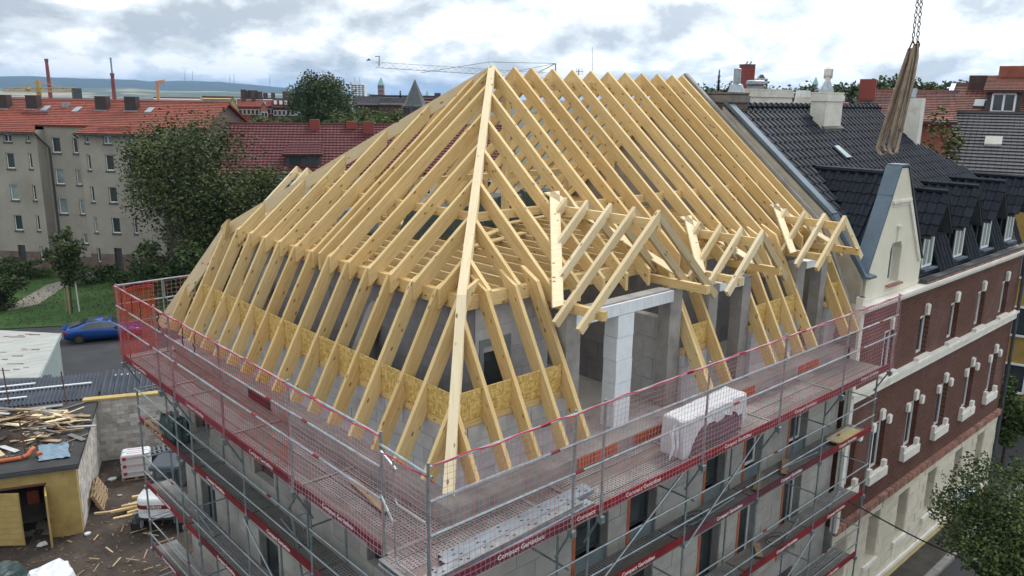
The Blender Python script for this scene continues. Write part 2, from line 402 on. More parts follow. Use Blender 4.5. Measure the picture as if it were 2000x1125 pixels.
def beam_obj(name, p0, p1, w, h, mat, parent, c0=0, c1=0, up=(0, 0, 1), top=True, label=None):
    """a timber with its own axes: local x along it, its top edge on p0-p1; c0, c1 shift the lower edge at each end"""
    p0, p1 = V(p0), V(p1); L = (p1-p0).length; x = (p1-p0)/L; y = V(up).cross(x)
    if y.length < 1e-4: y = V((0, 1, 0)).cross(x)
    y.normalize(); z = x.cross(y)
    key = (round(L, 3), w, h, round(c0, 3), round(c1, 3), mat, top)
    me = _bm.get(key)
    if me is None:
        z1 = 0 if top else h/2; z0 = z1-h; e = .006
        mb = MB(); ys = w/2
        b4 = [(c0, -ys, z0), (L+c1, -ys, z0), (L+c1, ys, z0), (c0, ys, z0)]; t4 = [(0, -ys, z1), (L, -ys, z1), (L, ys, z1), (0, ys, z1)]
        mb.box8([V(p) for p in b4], [V(p) for p in t4]); me = _bm[key] = mb.mesh(name, mat, fix=True)
    mw = Matrix(((x.x, y.x, z.x, p0.x), (x.y, y.y, z.y, p0.y), (x.z, y.z, z.z, p0.z), (0, 0, 0, 1)))
    off = W(parent) if parent is not None else V((0, 0, 0))
    o = link(name, me, parent, Matrix.Translation(-off) @ mw, label); return o
_tx = {}
def text_mesh(s, size, mat, depth=.003):
    key = (s, size, mat)
    if key in _tx: return _tx[key]
    cu = bpy.data.curves.new('lettering', 'FONT'); cu.body = s; cu.size = size; cu.extrude = depth; cu.align_x = 'CENTER'; cu.align_y = 'CENTER'; cu.resolution_u = 2
    ob = bpy.data.objects.new('lettering', cu); C.objects.link(ob); bpy.context.view_layer.update()
    me = bpy.data.meshes.new_from_object(ob.evaluated_get(bpy.context.evaluated_depsgraph_get())); bpy.data.objects.remove(ob)
    me.materials.clear(); me.materials.append(MT[mat]); _tx[key] = me; return me
def text_obj(s, size, mat, parent, loc, xdir, zdir, name='lettering'):
    x = V(xdir).normalized(); yv = V(zdir).normalized(); n = x.cross(yv); loc = V(loc)-W(parent)
    mw = Matrix(((x.x, yv.x, n.x, loc.x), (x.y, yv.y, n.y, loc.y), (x.z, yv.z, n.z, loc.z), (0, 0, 0, 1)))
    return link(name, text_mesh(s, size, mat), parent, mw)
GZ = -9.9; SZ = -10.2

# ================================================================== SETTING
def sheet(name, pts, z, mat, label=None, thick=.35):
    o = MB().poly([V((x, y, z-thick)) for x, y in pts], (0, 0, thick)).build(name, mat, fix=True); return tag(o, label, None, None, 'structure')
sheet('ground', [(-9000, -9000), (12000, -9000), (12000, 12000), (-9000, 12000)], -10.3, 'land')
sheet('road', [(-60, -9.2), (80, -9.2), (80, -1.0), (-60, -1.0)], -10.2, 'asphalt', thick=.06)
sheet('side_road', [(31.5, -1.0), (38, -1.0), (38, 60), (31.5, 60)], -10.2, 'asphalt', thick=.06)
sheet('pavement', [(-40, -.74), (31.5, -.74), (31.5, .6), (-40, .6)], -10.08, 'paving', thick=.2)
kb = MB()
kerb_me = MB().box(-.49, .49, -1.0, -.745, -10.28, -10.06).mesh('kerbstone', 'kerbstone')
kt = tag(MB().box(-40, 31.5, -.995, -.75, -10.29, -10.085).build('kerb', 'kerbstone'), None, None, None, 'structure')
for i in range(46):
    link('kerbstone', kerb_me, kt, Matrix.Translation((-14+i, 0, 0)))
# yard of trodden dirt
def grid(name, x0, x1, y0, y1, st, zf, mat, keepf=None):
    nx, ny = int((x1-x0)/st)+1, int((y1-y0)/st)+1; mb = MB()
    vs = [(x0+i*st, y0+j*st, zf(x0+i*st, y0+j*st)) for j in range(ny) for i in range(nx)]
    fs = [(j*nx+i, j*nx+i+1, (j+1)*nx+i+1, (j+1)*nx+i) for j in range(ny-1) for i in range(nx-1) if keepf is None or keepf(x0+i*st, y0+j*st)]
    mb.add(vs, fs); return mb.build(name, mat, smooth=True, fix=False)
dz = lambda x, y: GZ+.09*noise.noise(V((x*.5, y*.5, 3)))+.05*noise.noise(V((x*1.9, y*1.9, 8)))+.025*noise.noise(V((x*5, y*5, 1)))
tag(grid('yard', -15, 6, -.6, 29.5, .22, dz, 'dirt', lambda x, y: not (x > .45 and y < 13)), None, None, None, 'structure')
sheet('yard_base', [(-15, -.6), (6, -.6), (6, 29), (-15, 29)], -10.05, 'dirt', thick=.2)
mb = MB()
for i in range(1500):
    x, y = R.uniform(-5, 4.5), R.uniform(14, 27)
    if x > .3 and y < 13.4: continue
    s = R.uniform(.015, .045)*(2.2 if R.random() < .05 else 1); p = V((x, y, dz(x, y)+.012)); a = R.uniform(0, 6.3); L = R.uniform(1, 4.5)
    d = V((math.cos(a), math.sin(a), R.uniform(-.1, .25)))*s*L*.5
    mb.beam(p-d, p+d, s*.8, s*R.uniform(.3, .8))
tag(mb.build('rubble_and_wood_chips', 'chip', fix=False), 'scattered wood chips and stones over the dirt yard', None, None, 'stuff')
sheet('car_park', [(-30, 30.5), (5.9, 29.2), (18, 24), (38, 14), (38, 36), (12.1, 48.6), (5.6, 52.2), (-30, 71)], -9.87, 'asphalt', thick=.4)
sheet('lawn', [(-60, 88), (-30, 71.2), (5.6, 52.4), (12.1, 48.8), (38, 36.4), (60, 40), (30, 80), (-30, 110)], -9.84, 'grass', thick=.4)
sheet('footpath', [(4.1, 59.2), (6.2, 59.8), (9.2, 64.8), (14, 69), (13, 70), (8.2, 66.4), (5.0, 61.4), (3.5, 60.4)], -9.83, 'path', thick=.03)
mb = MB()
for i in range(9000):
    x, y = R.uniform(-12, 24), R.uniform(47, 80)
    if (x-5.6)*.486+(y-52.4)*.874 < .5: continue
    h = R.uniform(.05, .16); a = R.uniform(0, 6.3); dx, dy = math.cos(a)*.06, math.sin(a)*.06
    mb.add([(x-dx, y-dy, -9.84), (x+dx, y+dy, -9.84), (x+R.uniform(-.04, .04), y, -9.84+h)], [(0, 1, 2)])
tag(mb.build('grass_tufts', 'leaf_mid', fix=False), 'short grass tufts over the lawn', None, None, 'stuff')

# air
hm = bpy.data.materials.new('haze'); hm.use_nodes = True; nt = hm.node_tree; nt.nodes.clear(); MT['haze'] = hm
ho = nd('ShaderNodeOutputMaterial'); hv = nd('ShaderNodeVolumePrincipled'); lk(hv.outputs[0], ho.inputs['Volume'])
hv.inputs['Color'].default_value = (.34, .60, 1.0, 1); hv.inputs['Density'].default_value = 8.5e-5; hv.inputs['Anisotropy'].default_value = 0
tag(MB().box(-9200, 12300, -9200, 12300, -11.9, 190).build('haze', 'haze'), None, None, None, 'stuff')
# far hills
def hill(name, prof, d0, d1, z0, mat, base=-12):
    """ridge whose skyline passes pixel columns/rows prof at distance d1, rising from d0"""
    mb = MB(); n = 70; rows = 9; vs = []
    for j in range(rows+1):
        t = j/rows
        for i in range(n+1):
            px = prof[0][0]+(prof[-1][0]-prof[0][0])*i/n
            for k in range(len(prof)-1):
                if prof[k][0] <= px <= prof[k+1][0]:
                    f = (px-prof[k][0])/(prof[k+1][0]-prof[k][0]); py = prof[k][1]+f*(prof[k+1][1]-prof[k][1]); break
            top = at(px, py, d1).z; d = d0+(d1-d0)*t; p = at(px, 190, d)
            s = t*t*(3-2*t)
            nzv = (noise.noise(V((i*.55, j*.6, 5)))*.06 + noise.noise(V((i*2.3, j, 2)))*.02)*(top-z0) if 0 < j else 0
            vs.append((p.x, p.y, z0+(top-z0)*s+nzv))
    # back side
    for i in range(n+1):
        px = prof[0][0]+(prof[-1][0]-prof[0][0])*i/n; p = at(px, 190, d1*1.25); vs.append((p.x, p.y, z0-5))
    w_ = n+1
    fs = [(j*w_+i, j*w_+i+1, (j+1)*w_+i+1, (j+1)*w_+i) for j in range(rows+1) for i in range(n)]
    mb.add(vs, fs); return tag(mb.build(name, mat, smooth=True, fix=True), None, None, None, 'structure')
hill('hills', [(-900, 158), (-400, 146), (-60, 150), (60, 149), (150, 153), (270, 156), (300, 160), (350, 158), (430, 160), (520, 168), (600, 176), (760, 186), (1000, 194)], 4200, 6500, 0, 'forest')
hill('fields', [(-900, 172), (-100, 170), (100, 176), (240, 171), (330, 178), (440, 178), (560, 184), (700, 190), (900, 196)], 2600, 4300, -8, 'field')
# masts on the hills
for i, (px, y0, y1) in enumerate([(361, 138, 160), (376, 138, 159), (449, 145, 163), (457, 145, 163), (527, 147, 170)]):
    a, b_ = at(px, y0, 6450), at(px, y1+2, 6450)
    tag(MB().tube([b_, a], [3.2, 1.4], 6).build('radio_mast', 'galv', origin=b_), 'thin radio mast on the wooded ridge, %s from the left' % ['first', 'second', 'third', 'fourth', 'last'][i], 'mast', 'masts on the ridge')

# ================================================================== THE UNFINISHED HOUSE
D = 13.2; B = 1.487; ZB = 2.793; YR = 6.6; ZR = 7.06; XL = 14.78
SL = (ZR-ZB)/(YR-B); A_UP = math.atan(SL); A_LO = math.atan(ZB/B)
WX = .35; SLAB = -.55; DECK = -.83
house = thing('unfinished_house', (7, 6.6, GZ), 'unfinished corner house of pale building blocks inside the scaffold', 'house')
def wall_x(mb, x0, x1, y0, y1, z0, z1, ops, mi=0):
    """wall along X with openings (xa,xb,za,zb)"""
    xs = sorted({x0, x1, *[o[0] for o in ops], *[o[1] for o in ops]}); zs = [q for q in sorted({z0, z1, *[o[2] for o in ops], *[o[3] for o in ops]}) if z0 <= q <= z1]; xs = [q for q in xs if x0 <= q <= x1]
    for i in range(len(xs)-1):
        for j in range(len(zs)-1):
            cx, cz = (xs[i]+xs[i+1])/2, (zs[j]+zs[j+1])/2
            if any(o[0] < cx < o[1] and o[2] < cz < o[3] for o in ops): continue
            mb.box(xs[i], xs[i+1], y0, y1, zs[j], zs[j+1], mi)
def wall_y(mb, y0, y1, x0, x1, z0, z1, ops, mi=0):
    t = MB(); wall_x(t, y0, y1, x0, x1, z0, z1, ops, mi)
    mb.add([(p.y, p.x, p.z) for p in t.v], t.f, mi)
def courses(mb, ax, s0, s1, p0, p1, z0, z1, bw, bh, ops, proud=.0, jit=.004):
    """blocks with recessed joints laid along x or y on the face p0"""
    nz_ = max(1, round((z1-z0)/bh)); bh = (z1-z0)/nz_
    for k in range(nz_):
        za, zb = z0+k*bh, z0+(k+1)*bh; s = s0-(bw/2 if k % 2 else 0)
        while s < s1-.01:
            a, b_ = max(s, s0), min(s+bw, s1); s += bw
            if b_-a < .05: continue
            segs = [(a, b_)]
            for o in ops:
                if o[2] < (za+zb)/2 < o[3]:
                    ns = []
                    for (u, v_) in segs:
                        if o[1] <= u or o[0] >= v_: ns.append((u, v_)); continue
                        if o[0] > u: ns.append((u, o[0]))
                        if o[1] < v_: ns.append((o[1], v_))
                    segs = ns
            for (u, v_) in segs:
                if v_-u < .04: continue
                j = R.uniform(-jit, jit)
                if ax == 'x': mb.box(u+.005, v_-.005, p0+j, p1, za+.005, zb-.005)
                else: mb.box(p0+j, p1, u+.005, v_-.005, za+.005, zb-.005)
RW = [(x0, x1, z0, z0+2.3) for z0 in (-3.35, -6.3, -9.2) for x0, x1 in ((3.5, 4.5), (5.2, 6.12), (8.02, 8.86), (9.75, 10.6), (11.95, 12.95))]
LW = [(y0, y1, z0, z0+1.5) for z0 in (-2.95, -5.9, -8.9) for y0, y1 in ((2.0, 3.1), (7.15, 8.2), (10.9, 11.9))]
mb = MB(); wall_x(mb, .36, 14.85, .375, .7, GZ-.3, -.8, RW); mb.build('wall', 'mortar', house)
mb = MB(); wall_y(mb, .72, 13, .375, .7, GZ-.3, -.8, LW); mb.build('wall', 'mortar', house)
mb = MB(); courses(mb, 'x', .38, 14.8, .35, .6, GZ, -.8, 1.0, .5, RW)
courses(mb, 'y', .382, 13, .352, .6, GZ, -.8, 1.0, .5, LW)
mb.build('block', 'block_dull', house, kind='stuff', label='pale building blocks of the lower street and yard walls')
MB().box(.36, 14.85, 12.7, 13.02, GZ-.3, -.8).box(14.55, 14.86, .72, 12.68, GZ-.3, -.8).build('wall', 'block_dull', house)
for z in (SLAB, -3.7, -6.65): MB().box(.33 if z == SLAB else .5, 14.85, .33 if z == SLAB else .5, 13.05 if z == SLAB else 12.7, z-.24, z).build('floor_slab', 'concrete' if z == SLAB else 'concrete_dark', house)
# window pieces: sheet-metal sill board, clay jamb strip, glazing set back
for (x0, x1, z0, z1) in RW[:10]:
    MB().box(x0, x1, .42, .47, z0, z0+.42).build('window_board', 'zinc_pale', house)
    MB().box(x0-.09, x0-.005, .335, .6, z0, z1).build('clay_jamb', 'clay_orange', house)
    fr = MB()
    wall_x(fr, x0+.01, x1-.01, .56, .62, z0+.43, z1, [(x0+.07, x1-.07, z0+.5, z1-.06)]); f_ = fr.build('window', 'frame_white' if x0 in (9.75, 11.95) else 'frame_dark', house)
    MB().box(x0+.06, x1-.06, .585, .6, z0+.49, z1-.05).build('pane', 'glass', f_)
for (y0, y1, z0, z1) in LW:
    fr = MB(); wall_y(fr, y0+.01, y1-.01, .54, .6, z0, z1, [(y0+.06, y1-.06, z0+.06, z1-.06)]); f_ = fr.build('window', 'frame_dark', house)
    MB().box(.56, .575, y0+.05, y1-.05, z0+.05, z1-.05).build('pane', 'glass', f_)
for x0, x1 in ((3.46, 4.63), (5.18, 6.26), (9.0, 9.9), (12.05, 13.16)):
    l_ = MB().box(x0, x1, .325, .36, -.80, -.57); n = int((x1-x0)/.09)
    for i in range(n): l_.box(x0+i*(x1-x0)/n+.012, x0+(i+1)*(x1-x0)/n-.012, .31, .327, -.79, -.58)
    l_.build('clay_lintel', 'clay_orange', house, label='orange ribbed clay lintel strip just above the scaffold deck')
l_ = MB().box(.325, .36, 7.03, 8.2, -.82, -.6)
for i in range(6): l_.box(.31, .328, 7.05, 8.18, -.81+i*.035, -.79+i*.035)
l_.build('roller_grille', 'brown_plastic', house, label='dark brown grille in the yard wall under the rafter feet')
# knee walls and inner walls of single blocks
_blk = {}
def block(parent, ax, s0, s1, p0, p1, z0, z1, mat='block', name='block', jit=.005, gap=.009):
    L, T, H = s1-s0-gap, p1-p0, z1-z0-gap; key = (round(L, 3), round(T, 3), round(H, 3), mat, ax)
    me = _blk.get(key)
    if me is None:
        hx, hy = (L/2, T/2) if ax == 'x' else (T/2, L/2); me = _blk[key] = MB().box(-hx, hx, -hy, hy, -H/2, H/2).mesh(name, mat)
    c = V(((s0+s1)/2, (p0+p1)/2, (z0+z1)/2)) if ax == 'x' else V(((p0+p1)/2, (s0+s1)/2, (z0+z1)/2))
    j = R.uniform(-jit, jit); c += V((0, j, 0)) if ax == 'x' else V((j, 0, 0))
    return link(name, me, parent, Matrix.Translation(c-W(parent)))
def blockwall(ax, s0, s1, p0, p1, z0, z1, bw, bh, ops=(), mat='block'):
    nzc = max(1, round((z1-z0)/bh)); h = (z1-z0)/nzc
    core = MB(); (wall_x if ax == 'x' else wall_y)(core, s0+.01, s1-.01, p0+.012, p1-.012, z0, z1-.006, ops); core.build('mortar', 'mortar', house)
    for k in range(nzc):
        za, zb = z0+k*h, z0+(k+1)*h; s = s0-(bw/2 if k % 2 else 0)
        while s < s1-.02:
            segs = [(max(s, s0), min(s+bw, s1))]; s += bw
            for o in ops:
                if o[2] < (za+zb)/2 < o[3]:
                    ns = []
                    for u, v_ in segs:
                        if o[1] <= u or o[0] >= v_: ns.append((u, v_)); continue
                        if o[0] > u: ns.append((u, o[0]))
                        if o[1] < v_: ns.append((o[1], v_))
                    segs = ns
            for u, v_ in segs:
                if v_-u > .05: block(house, ax, u, v_, p0, p1, za, zb, mat)
KT = .62
blockwall('y', .72, 12.5, .72, 1.0, SLAB, KT, .62, .29)
for a, b_ in ((1.01, 3.52), (7.33, 8.3), (10.2, 12.3), (14.15, 14.8)): blockwall('x', a, b_, .72, 1.0, SLAB, KT, .62, .29)
blockwall('y', 1.86, 11.3, 1.87, 2.11, SLAB, 2.44, 1.0, .5, mat='block_shaded')
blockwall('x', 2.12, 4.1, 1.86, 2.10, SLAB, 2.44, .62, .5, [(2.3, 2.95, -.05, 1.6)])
blockwall('y', 2.12, 6.5, 7.05, 7.29, SLAB, 2.44, .62, .5, mat='block_shaded')
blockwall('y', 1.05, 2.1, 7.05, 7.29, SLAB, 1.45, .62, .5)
blockwall('x', 7.3, 14.5, 2.9, 3.14, SLAB, 2.44, .62, .5, mat='block_shaded')
blockwall('x', 2.12, 7.04, 6.52, 6.76, SLAB, 2.44, 1.0, .5)
# metal-framed opening in the inner wall
fr = MB(); wall_x(fr, 2.22, 3.03, 1.83, 1.90, -.1, 1.72, [(2.32, 2.93, -.05, 1.58)]); f_ = fr.build('window', 'zinc_pale', house); MB().box(2.31, 2.94, 1.95, 1.965, -.06, 1.59).build('pane', 'glass', f_)
# dormer posts, white block pier, lintels
def post(x0, x1, y0, y1, z0, z1, mat='concrete', name='concrete_post'): return MB().box(x0, x1, y0, y1, z0, z1).build(name, mat, house)
for (a, b_) in ((3.55, 3.95), (6.86, 7.28)): post(a, b_, .82, 1.14, SLAB, 2.18)
for (a, b_) in ((8.34, 8.72), (9.78, 10.16), (12.42, 12.84), (13.78, 14.12)): post(a, b_, .82, 1.14, SLAB, 2.10)
for k in range(5): block(house, 'x', 5.06, 5.58, .8, 1.16, SLAB+.5*k, min(SLAB+.5*k+.5, 1.94), 'block_white', 'pier_block', .008)
for k in range(12):
    x0 = 3.80+k*.26
    MB().box(x0+.003, x0+.257, .79, 1.17, 1.95, 2.20).build('lintel_block', 'block_white', house)
MB().box(3.96, 6.85, .84, 1.12, 2.2, 2.235).build('lintel_core', 'concrete', house)
for a, b_ in ((8.73, 9.77), (12.85, 13.77)):
    for k in range(4):
        x0 = a+(b_-a)*k/4; MB().box(x0+.003, x0+(b_-a)/4-.003, .79, 1.17, 1.9, 2.1).build('lintel_block', 'block_white', house)
# sloped concrete caps of the cross walls by the yard side
for y0 in (4.75, 9.75):
    off = V((.17, 0, -.12))
    pts = [V((.95, y0, .70)), V((1.62, y0, 2.0)), V((2.05, y0, 2.4)), V((2.05, y0, 1.9)), V((1.75, y0, 1.6)), V((1.25, y0, .70))]
    MB().poly([p+off for p in pts], (0, .3, 0)).build('sloped_concrete_cap', 'concrete', house)

# ================================================================== TIMBER ROOF FRAME
roof = thing('roof_frame', (7, 6.6, SLAB), 'bare new timber roof frame with hip rafters and long ridge', 'roof frame')
RWD, RH = .085, .285
def lower(p0, p1, w=RWD, ext=.42): return beam_obj('lower_rafter', p0, p1, w, RH, 'timber', roof, 0, ext)
def upper(p0, p1, w=RWD, c1=None, ext0=0, name='upper_rafter', h=RH, mat='timber'):
    p0, p1 = V(p0), V(p1); d = (p1-p0); a = math.atan2(d.z, math.hypot(d.x, d.y)); t = h*math.tan(a)
    if ext0: p0 = p0-d.normalized()*ext0
    return beam_obj(name, p0, p1, w, h, mat, roof, -t, -t if c1 is None else c1)
foot = lambda s: (0, s, 0)
ys = [1.46+.79*k for k in range(14)]
def hipx(y): return y if y < YR else D-y
for y in [.7]+ys+[12.5]:
    if abs(y-1.46) < .01 or abs(y-11.73) < .01: y += .1 if y < 5 else -.1
    if y < 1.4 or y > 11.8:
        t = (hipx(y)-.1)/B; lower((0, y, 0), (B*t, y, ZB*t), ext=-.1)
    else: lower((0, y, 0), (B, y, ZB))
for y in ys[1:-1]:
    yy = y-.082; x1 = hipx(yy)-.1; upper((B, yy, ZB), (x1, yy, ZB+(x1-B)*SL))
xr = [.66, 1.39, 2.09, 2.82, 3.40, 7.42, 7.51, 8.25, 10.22, 10.86, 11.6, 12.33, 14.2, 14.74]
for side in (0, 1):
    Y = (lambda y: y) if side == 0 else (lambda y: D-y)
    for x in (xr if side == 0 else [.66+.77*k for k in range(4)]+[6.4+.77*k for k in range(11)]):
        if x < 1.4:
            t = (x-.1)/B; lower((x, Y(0), 0), (x, Y(B*t), ZB*t), ext=-.1)
        else: lower((x, Y(0), 0), (x, Y(B), ZB), w=.1 if x in (3.40,) else RWD)
    for x in [2.17+.745*k for k in range(6)]:
        y1 = x-.1; upper((x, Y(B), ZB), (x, Y(y1), ZB+(y1-B)*SL), ext0=.25 if 3.5 < x < 7.3 else 0)
    for x in (6.66, 7.39, 8.02, 8.82, 9.61, 10.38, 11.13, 11.91, 12.68, 13.46, 14.23, 14.74):
        dorm = side == 0 and (3.5 < x < 7.4 or 8.3 < x < 10.1 or 12.5 < x < 14)
        upper((x, Y(B), ZB), (x, Y(YR-.003), ZR), ext0=.25 if dorm else 0)
# hips
for Y in (lambda y: y, lambda y: D-y):
    beam_obj('hip_rafter', (0, Y(0), .01), (B, Y(B), ZB+.01), .17, .28, 'timber_pale', roof, 0, .2)
    a = V((B, Y(B), ZB+.012)); b_ = V((YR, Y(YR), ZR+.012)); dd = (b_-a); an = math.atan2(dd.z, math.hypot(dd.x, dd.y))
    beam_obj('hip_rafter', a, b_, .17, .28, 'timber_pale', roof, -.1, -.28*math.tan(an))
# king jack of the hip end, straight from the break to the apex
upper((B, YR, ZB), (YR-.12, YR, ZR-.1))
# purlins, posts, joists
def bm_(name, p0, p1, w, h, mat='timber'): return beam_obj(name, p0, p1, w, h, mat, roof)
bm_('ridge_purlin', (6.75, YR, ZR-.33), (14.8, YR, ZR-.33), .16, .24)
for y in (1.76, D-1.76): bm_('purlin', (1.68, y, 2.70), (14.8, y, 2.70), .16, .27, 'timber')
bm_('purlin', (1.76, 1.85, 2.70), (1.76, D-1.85, 2.70), .16, .27)
for y in (3.27, D-3.27): bm_('purlin', (3.2, y, 3.94), (14.8, y, 3.94), .12, .18)
bm_('purlin', (3.27, 3.34, 3.94), (3.27, D-3.34, 3.94), .12, .18)
for x in (7.05, 11.3): bm_('ridge_post', (x, YR, 2.5), (x, YR, ZR-.58), .16, .16)
for x in (5.6, 9.2, 12.9):
    for y in (3.27, D-3.27): bm_('purlin_post', (x, y, 2.5), (x, y, 3.76), .12, .12)
for k in range(23):
    x = 2.13+.565*k; bm_('floor_joist', (x, 1.84+(.0 if x < 12 else .9), 2.73), (x, 11.36, 2.73), .06, .25)
for x0, x1 in ((.74, 3.5), (7.35, 8.3), (10.2, 12.35), (14.1, 14.8)): bm_('wall_plate', (x0, .80, .76), (x1, .80, .76), .14, .135)
bm_('wall_plate', (.80, .88, .76), (.80, 12.4, .76), .14, .135)
def osb(p0, p1): return beam_obj('osb_board', p0, p1, .018, .53, 'osb', roof)
yl = [.87]+[.7, 1.56]+ys[1:-1]+[11.63]
yl = sorted(set(yl))[0:]
for a, b_ in zip([.70, .74]+[1.56]+ys[1:-1], [.74, 1.56]+ys[1:-1]+[11.63]):
    if b_-a > .2: osb((.735, a+.045, 1.305), (.735, b_-.045, 1.305))
for a, b_ in ((.76, 1.35), (1.43, 2.05), (2.13, 2.78), (2.86, 3.34), (7.56, 8.2), (10.27, 10.82), (10.9, 11.55), (11.64, 12.28), (14.25, 14.69)): osb((a, .735, 1.305), (b_, .735, 1.305))

# dormer frames
def dormer(ax, zr, yfs, hw, hp, label, back=False):
    Y = (lambda y: D-y) if back else (lambda y: y)
    t = thing('dormer_frame', (ax, Y(.9), 2.2), label, 'dormer frame', 'new timber dormer frames on the roof')
    yroof = lambda z: B+(z-ZB)/SL if z > ZB else z*B/ZB
    zroof = lambda y: ZB+(y-B)*SL if y > B else y*ZB/B
    k = (zr-2.2)/hw; yv = yroof(zr)
    for yf in yfs:
        zb = max(2.16, min(zroof(yf)+.02, zr-.15)); dx = (zr-zb)/k
        for s in (-1, 1):
            a = math.atan(k)
            low = zb <= 2.17
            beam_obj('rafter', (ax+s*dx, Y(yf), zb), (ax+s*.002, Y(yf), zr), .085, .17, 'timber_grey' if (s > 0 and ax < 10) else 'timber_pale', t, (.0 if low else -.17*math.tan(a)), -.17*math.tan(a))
    beam_obj('ridge_beam', (ax, Y(yfs[0]-.03), zr-.2), (ax, Y(yv-.1), zr-.2), .1, .2, 'timber', t)
    for s in (-1, 1):
        beam_obj('eaves_plate', (ax+s*hp, Y(.02), 2.42), (ax+s*hp, Y(1.72), 2.42), .13, .18, 'timber', t)
        # valley board lying on the main rafters
        q0 = V((ax+s*(hw-.02), Y(B+(2.33-ZB)/SL), 2.36)); q1 = V((ax+s*.06, Y(yv+.05), zr+.03))
        nrm = V((0, -math.sin(A_UP)*(-1 if back else 1), math.cos(A_UP)))
        mb = MB(); d = (q1-q0); 
        wv_ = V((s*.30, 0, 0)); n_ = nrm*.035
        sh = V((0, 0, 0))
        mb.box8([q0+n_, q0+wv_*.0-wv_+n_, q1-wv_+n_+d.normalized()*.0, q1+n_], [q0+n_*2, q0-wv_+n_*2, q1-wv_+n_*2, q1+n_*2])
        mb.build('valley_board', 'timber_pale', t)
    return t
dormer(5.4, 4.17, [.18, .80, 1.43, 2.08, 2.70], 2.2, 1.67, 'widest timber dormer frame, nearest the hip, over a white block lintel')
dormer(9.2, 3.40, [.10, .65, 1.22, 1.80], 1.28, .86, 'small timber dormer frame in the middle of the street side')
dormer(13.35, 3.38, [.14, .70, 1.27, 1.84], 1.28, .80, 'small timber dormer frame closest to the blue metal verge of the neighbouring roof')
dormer(4.4, 4.17, [.15, .80, 1.43, 2.08, 2.70], 2.2, 1.67, 'timber dormer frame on the far slope, only its tips showing over the left hip', back=True)

# things lying on the joists
def bundle(name, pts, mat, label, cat, seed, z0=2.74, amp=.06):
    """lumpy covered heap: pts = (x,y,h,r)"""
    rr = random.Random(seed); mb = MB(); x0, x1, y0, y1, h = pts; n = 9
    vs = []
    for j in range(n+1):
        for i in range(n+1):
            u, v_ = i/n*2-1, j/n*2-1; e = (1-u**4)*(1-v_**4)
            vs.append((x0+(x1-x0)*i/n+rr.uniform(-.02, .02), y0+(y1-y0)*j/n+rr.uniform(-.02, .02), z0+h*min(1, e*1.9)+(rr.uniform(-amp, amp) if e > 0 else 0)))
    b0 = len(vs)
    fs = [(j*(n+1)+i, j*(n+1)+i+1, (j+1)*(n+1)+i+1, (j+1)*(n+1)+i) for j in range(n) for i in range(n)]
    per = [i for i in range(n+1)]+[(j)*(n+1)+n for j in range(1, n+1)]+[n*(n+1)+i for i in range(n-1, -1, -1)]+[j*(n+1) for j in range(n-1, 0, -1)]
    vs += [(x0, y0, z0), (x1, y0, z0), (x1, y1, z0), (x0, y1, z0)]; fs.append((b0+3, b0+2, b0+1, b0))
    mb.add(vs, fs); return mb.build(name, mat, None, label, cat, smooth=False, origin=((x0+x1)/2, (y0+y1)/2, z0))
bundle('tarp_bundle', (4.6, 6.6, 6.9, 8.1, .7), 'tarp_green', 'dark green tarp over a heap on the joists, left behind the hip', 'tarp', 3)
bundle('tarp_bundle', (7.4, 9.0, 7.5, 8.7, .75), 'tarp_green', 'dark green tarp heap under the ridge, seen right of the hip', 'tarp', 5)
bundle('tarp_bundle', (9.8, 11.2, 8.2, 9.4, .7), 'tarp_green', 'smaller dark tarp heap under the middle of the ridge', 'tarp', 6)
bundle('tarp_bundle', (3.6, 4.5, 8.6, 9.6, .6), 'tarp_blue', 'blue grey sheet over a pile by the far left hip', 'tarp', 9)
for i, (x, y, a) in enumerate([(6.0, 5.6, .3), (6.4, 6.3, .5), (5.2, 8.6, 1.2), (8.2, 6.9, .2)]):
    d = V((math.cos(a), math.sin(a), 0))*1.3; p = V((x, y, 2.79+.05*i))
    o = beam_obj('offcut_board', p-d, p+d, .2, .04, 'timber', None); tag(o, ['pale offcut board lying across the joists nearest the hip', 'pale offcut board beside the post on the joists', 'offcut board beside the green tarp on the joists', 'offcut board in front of the tarp right of the hip'][i], 'board', 'offcut boards on the joists')

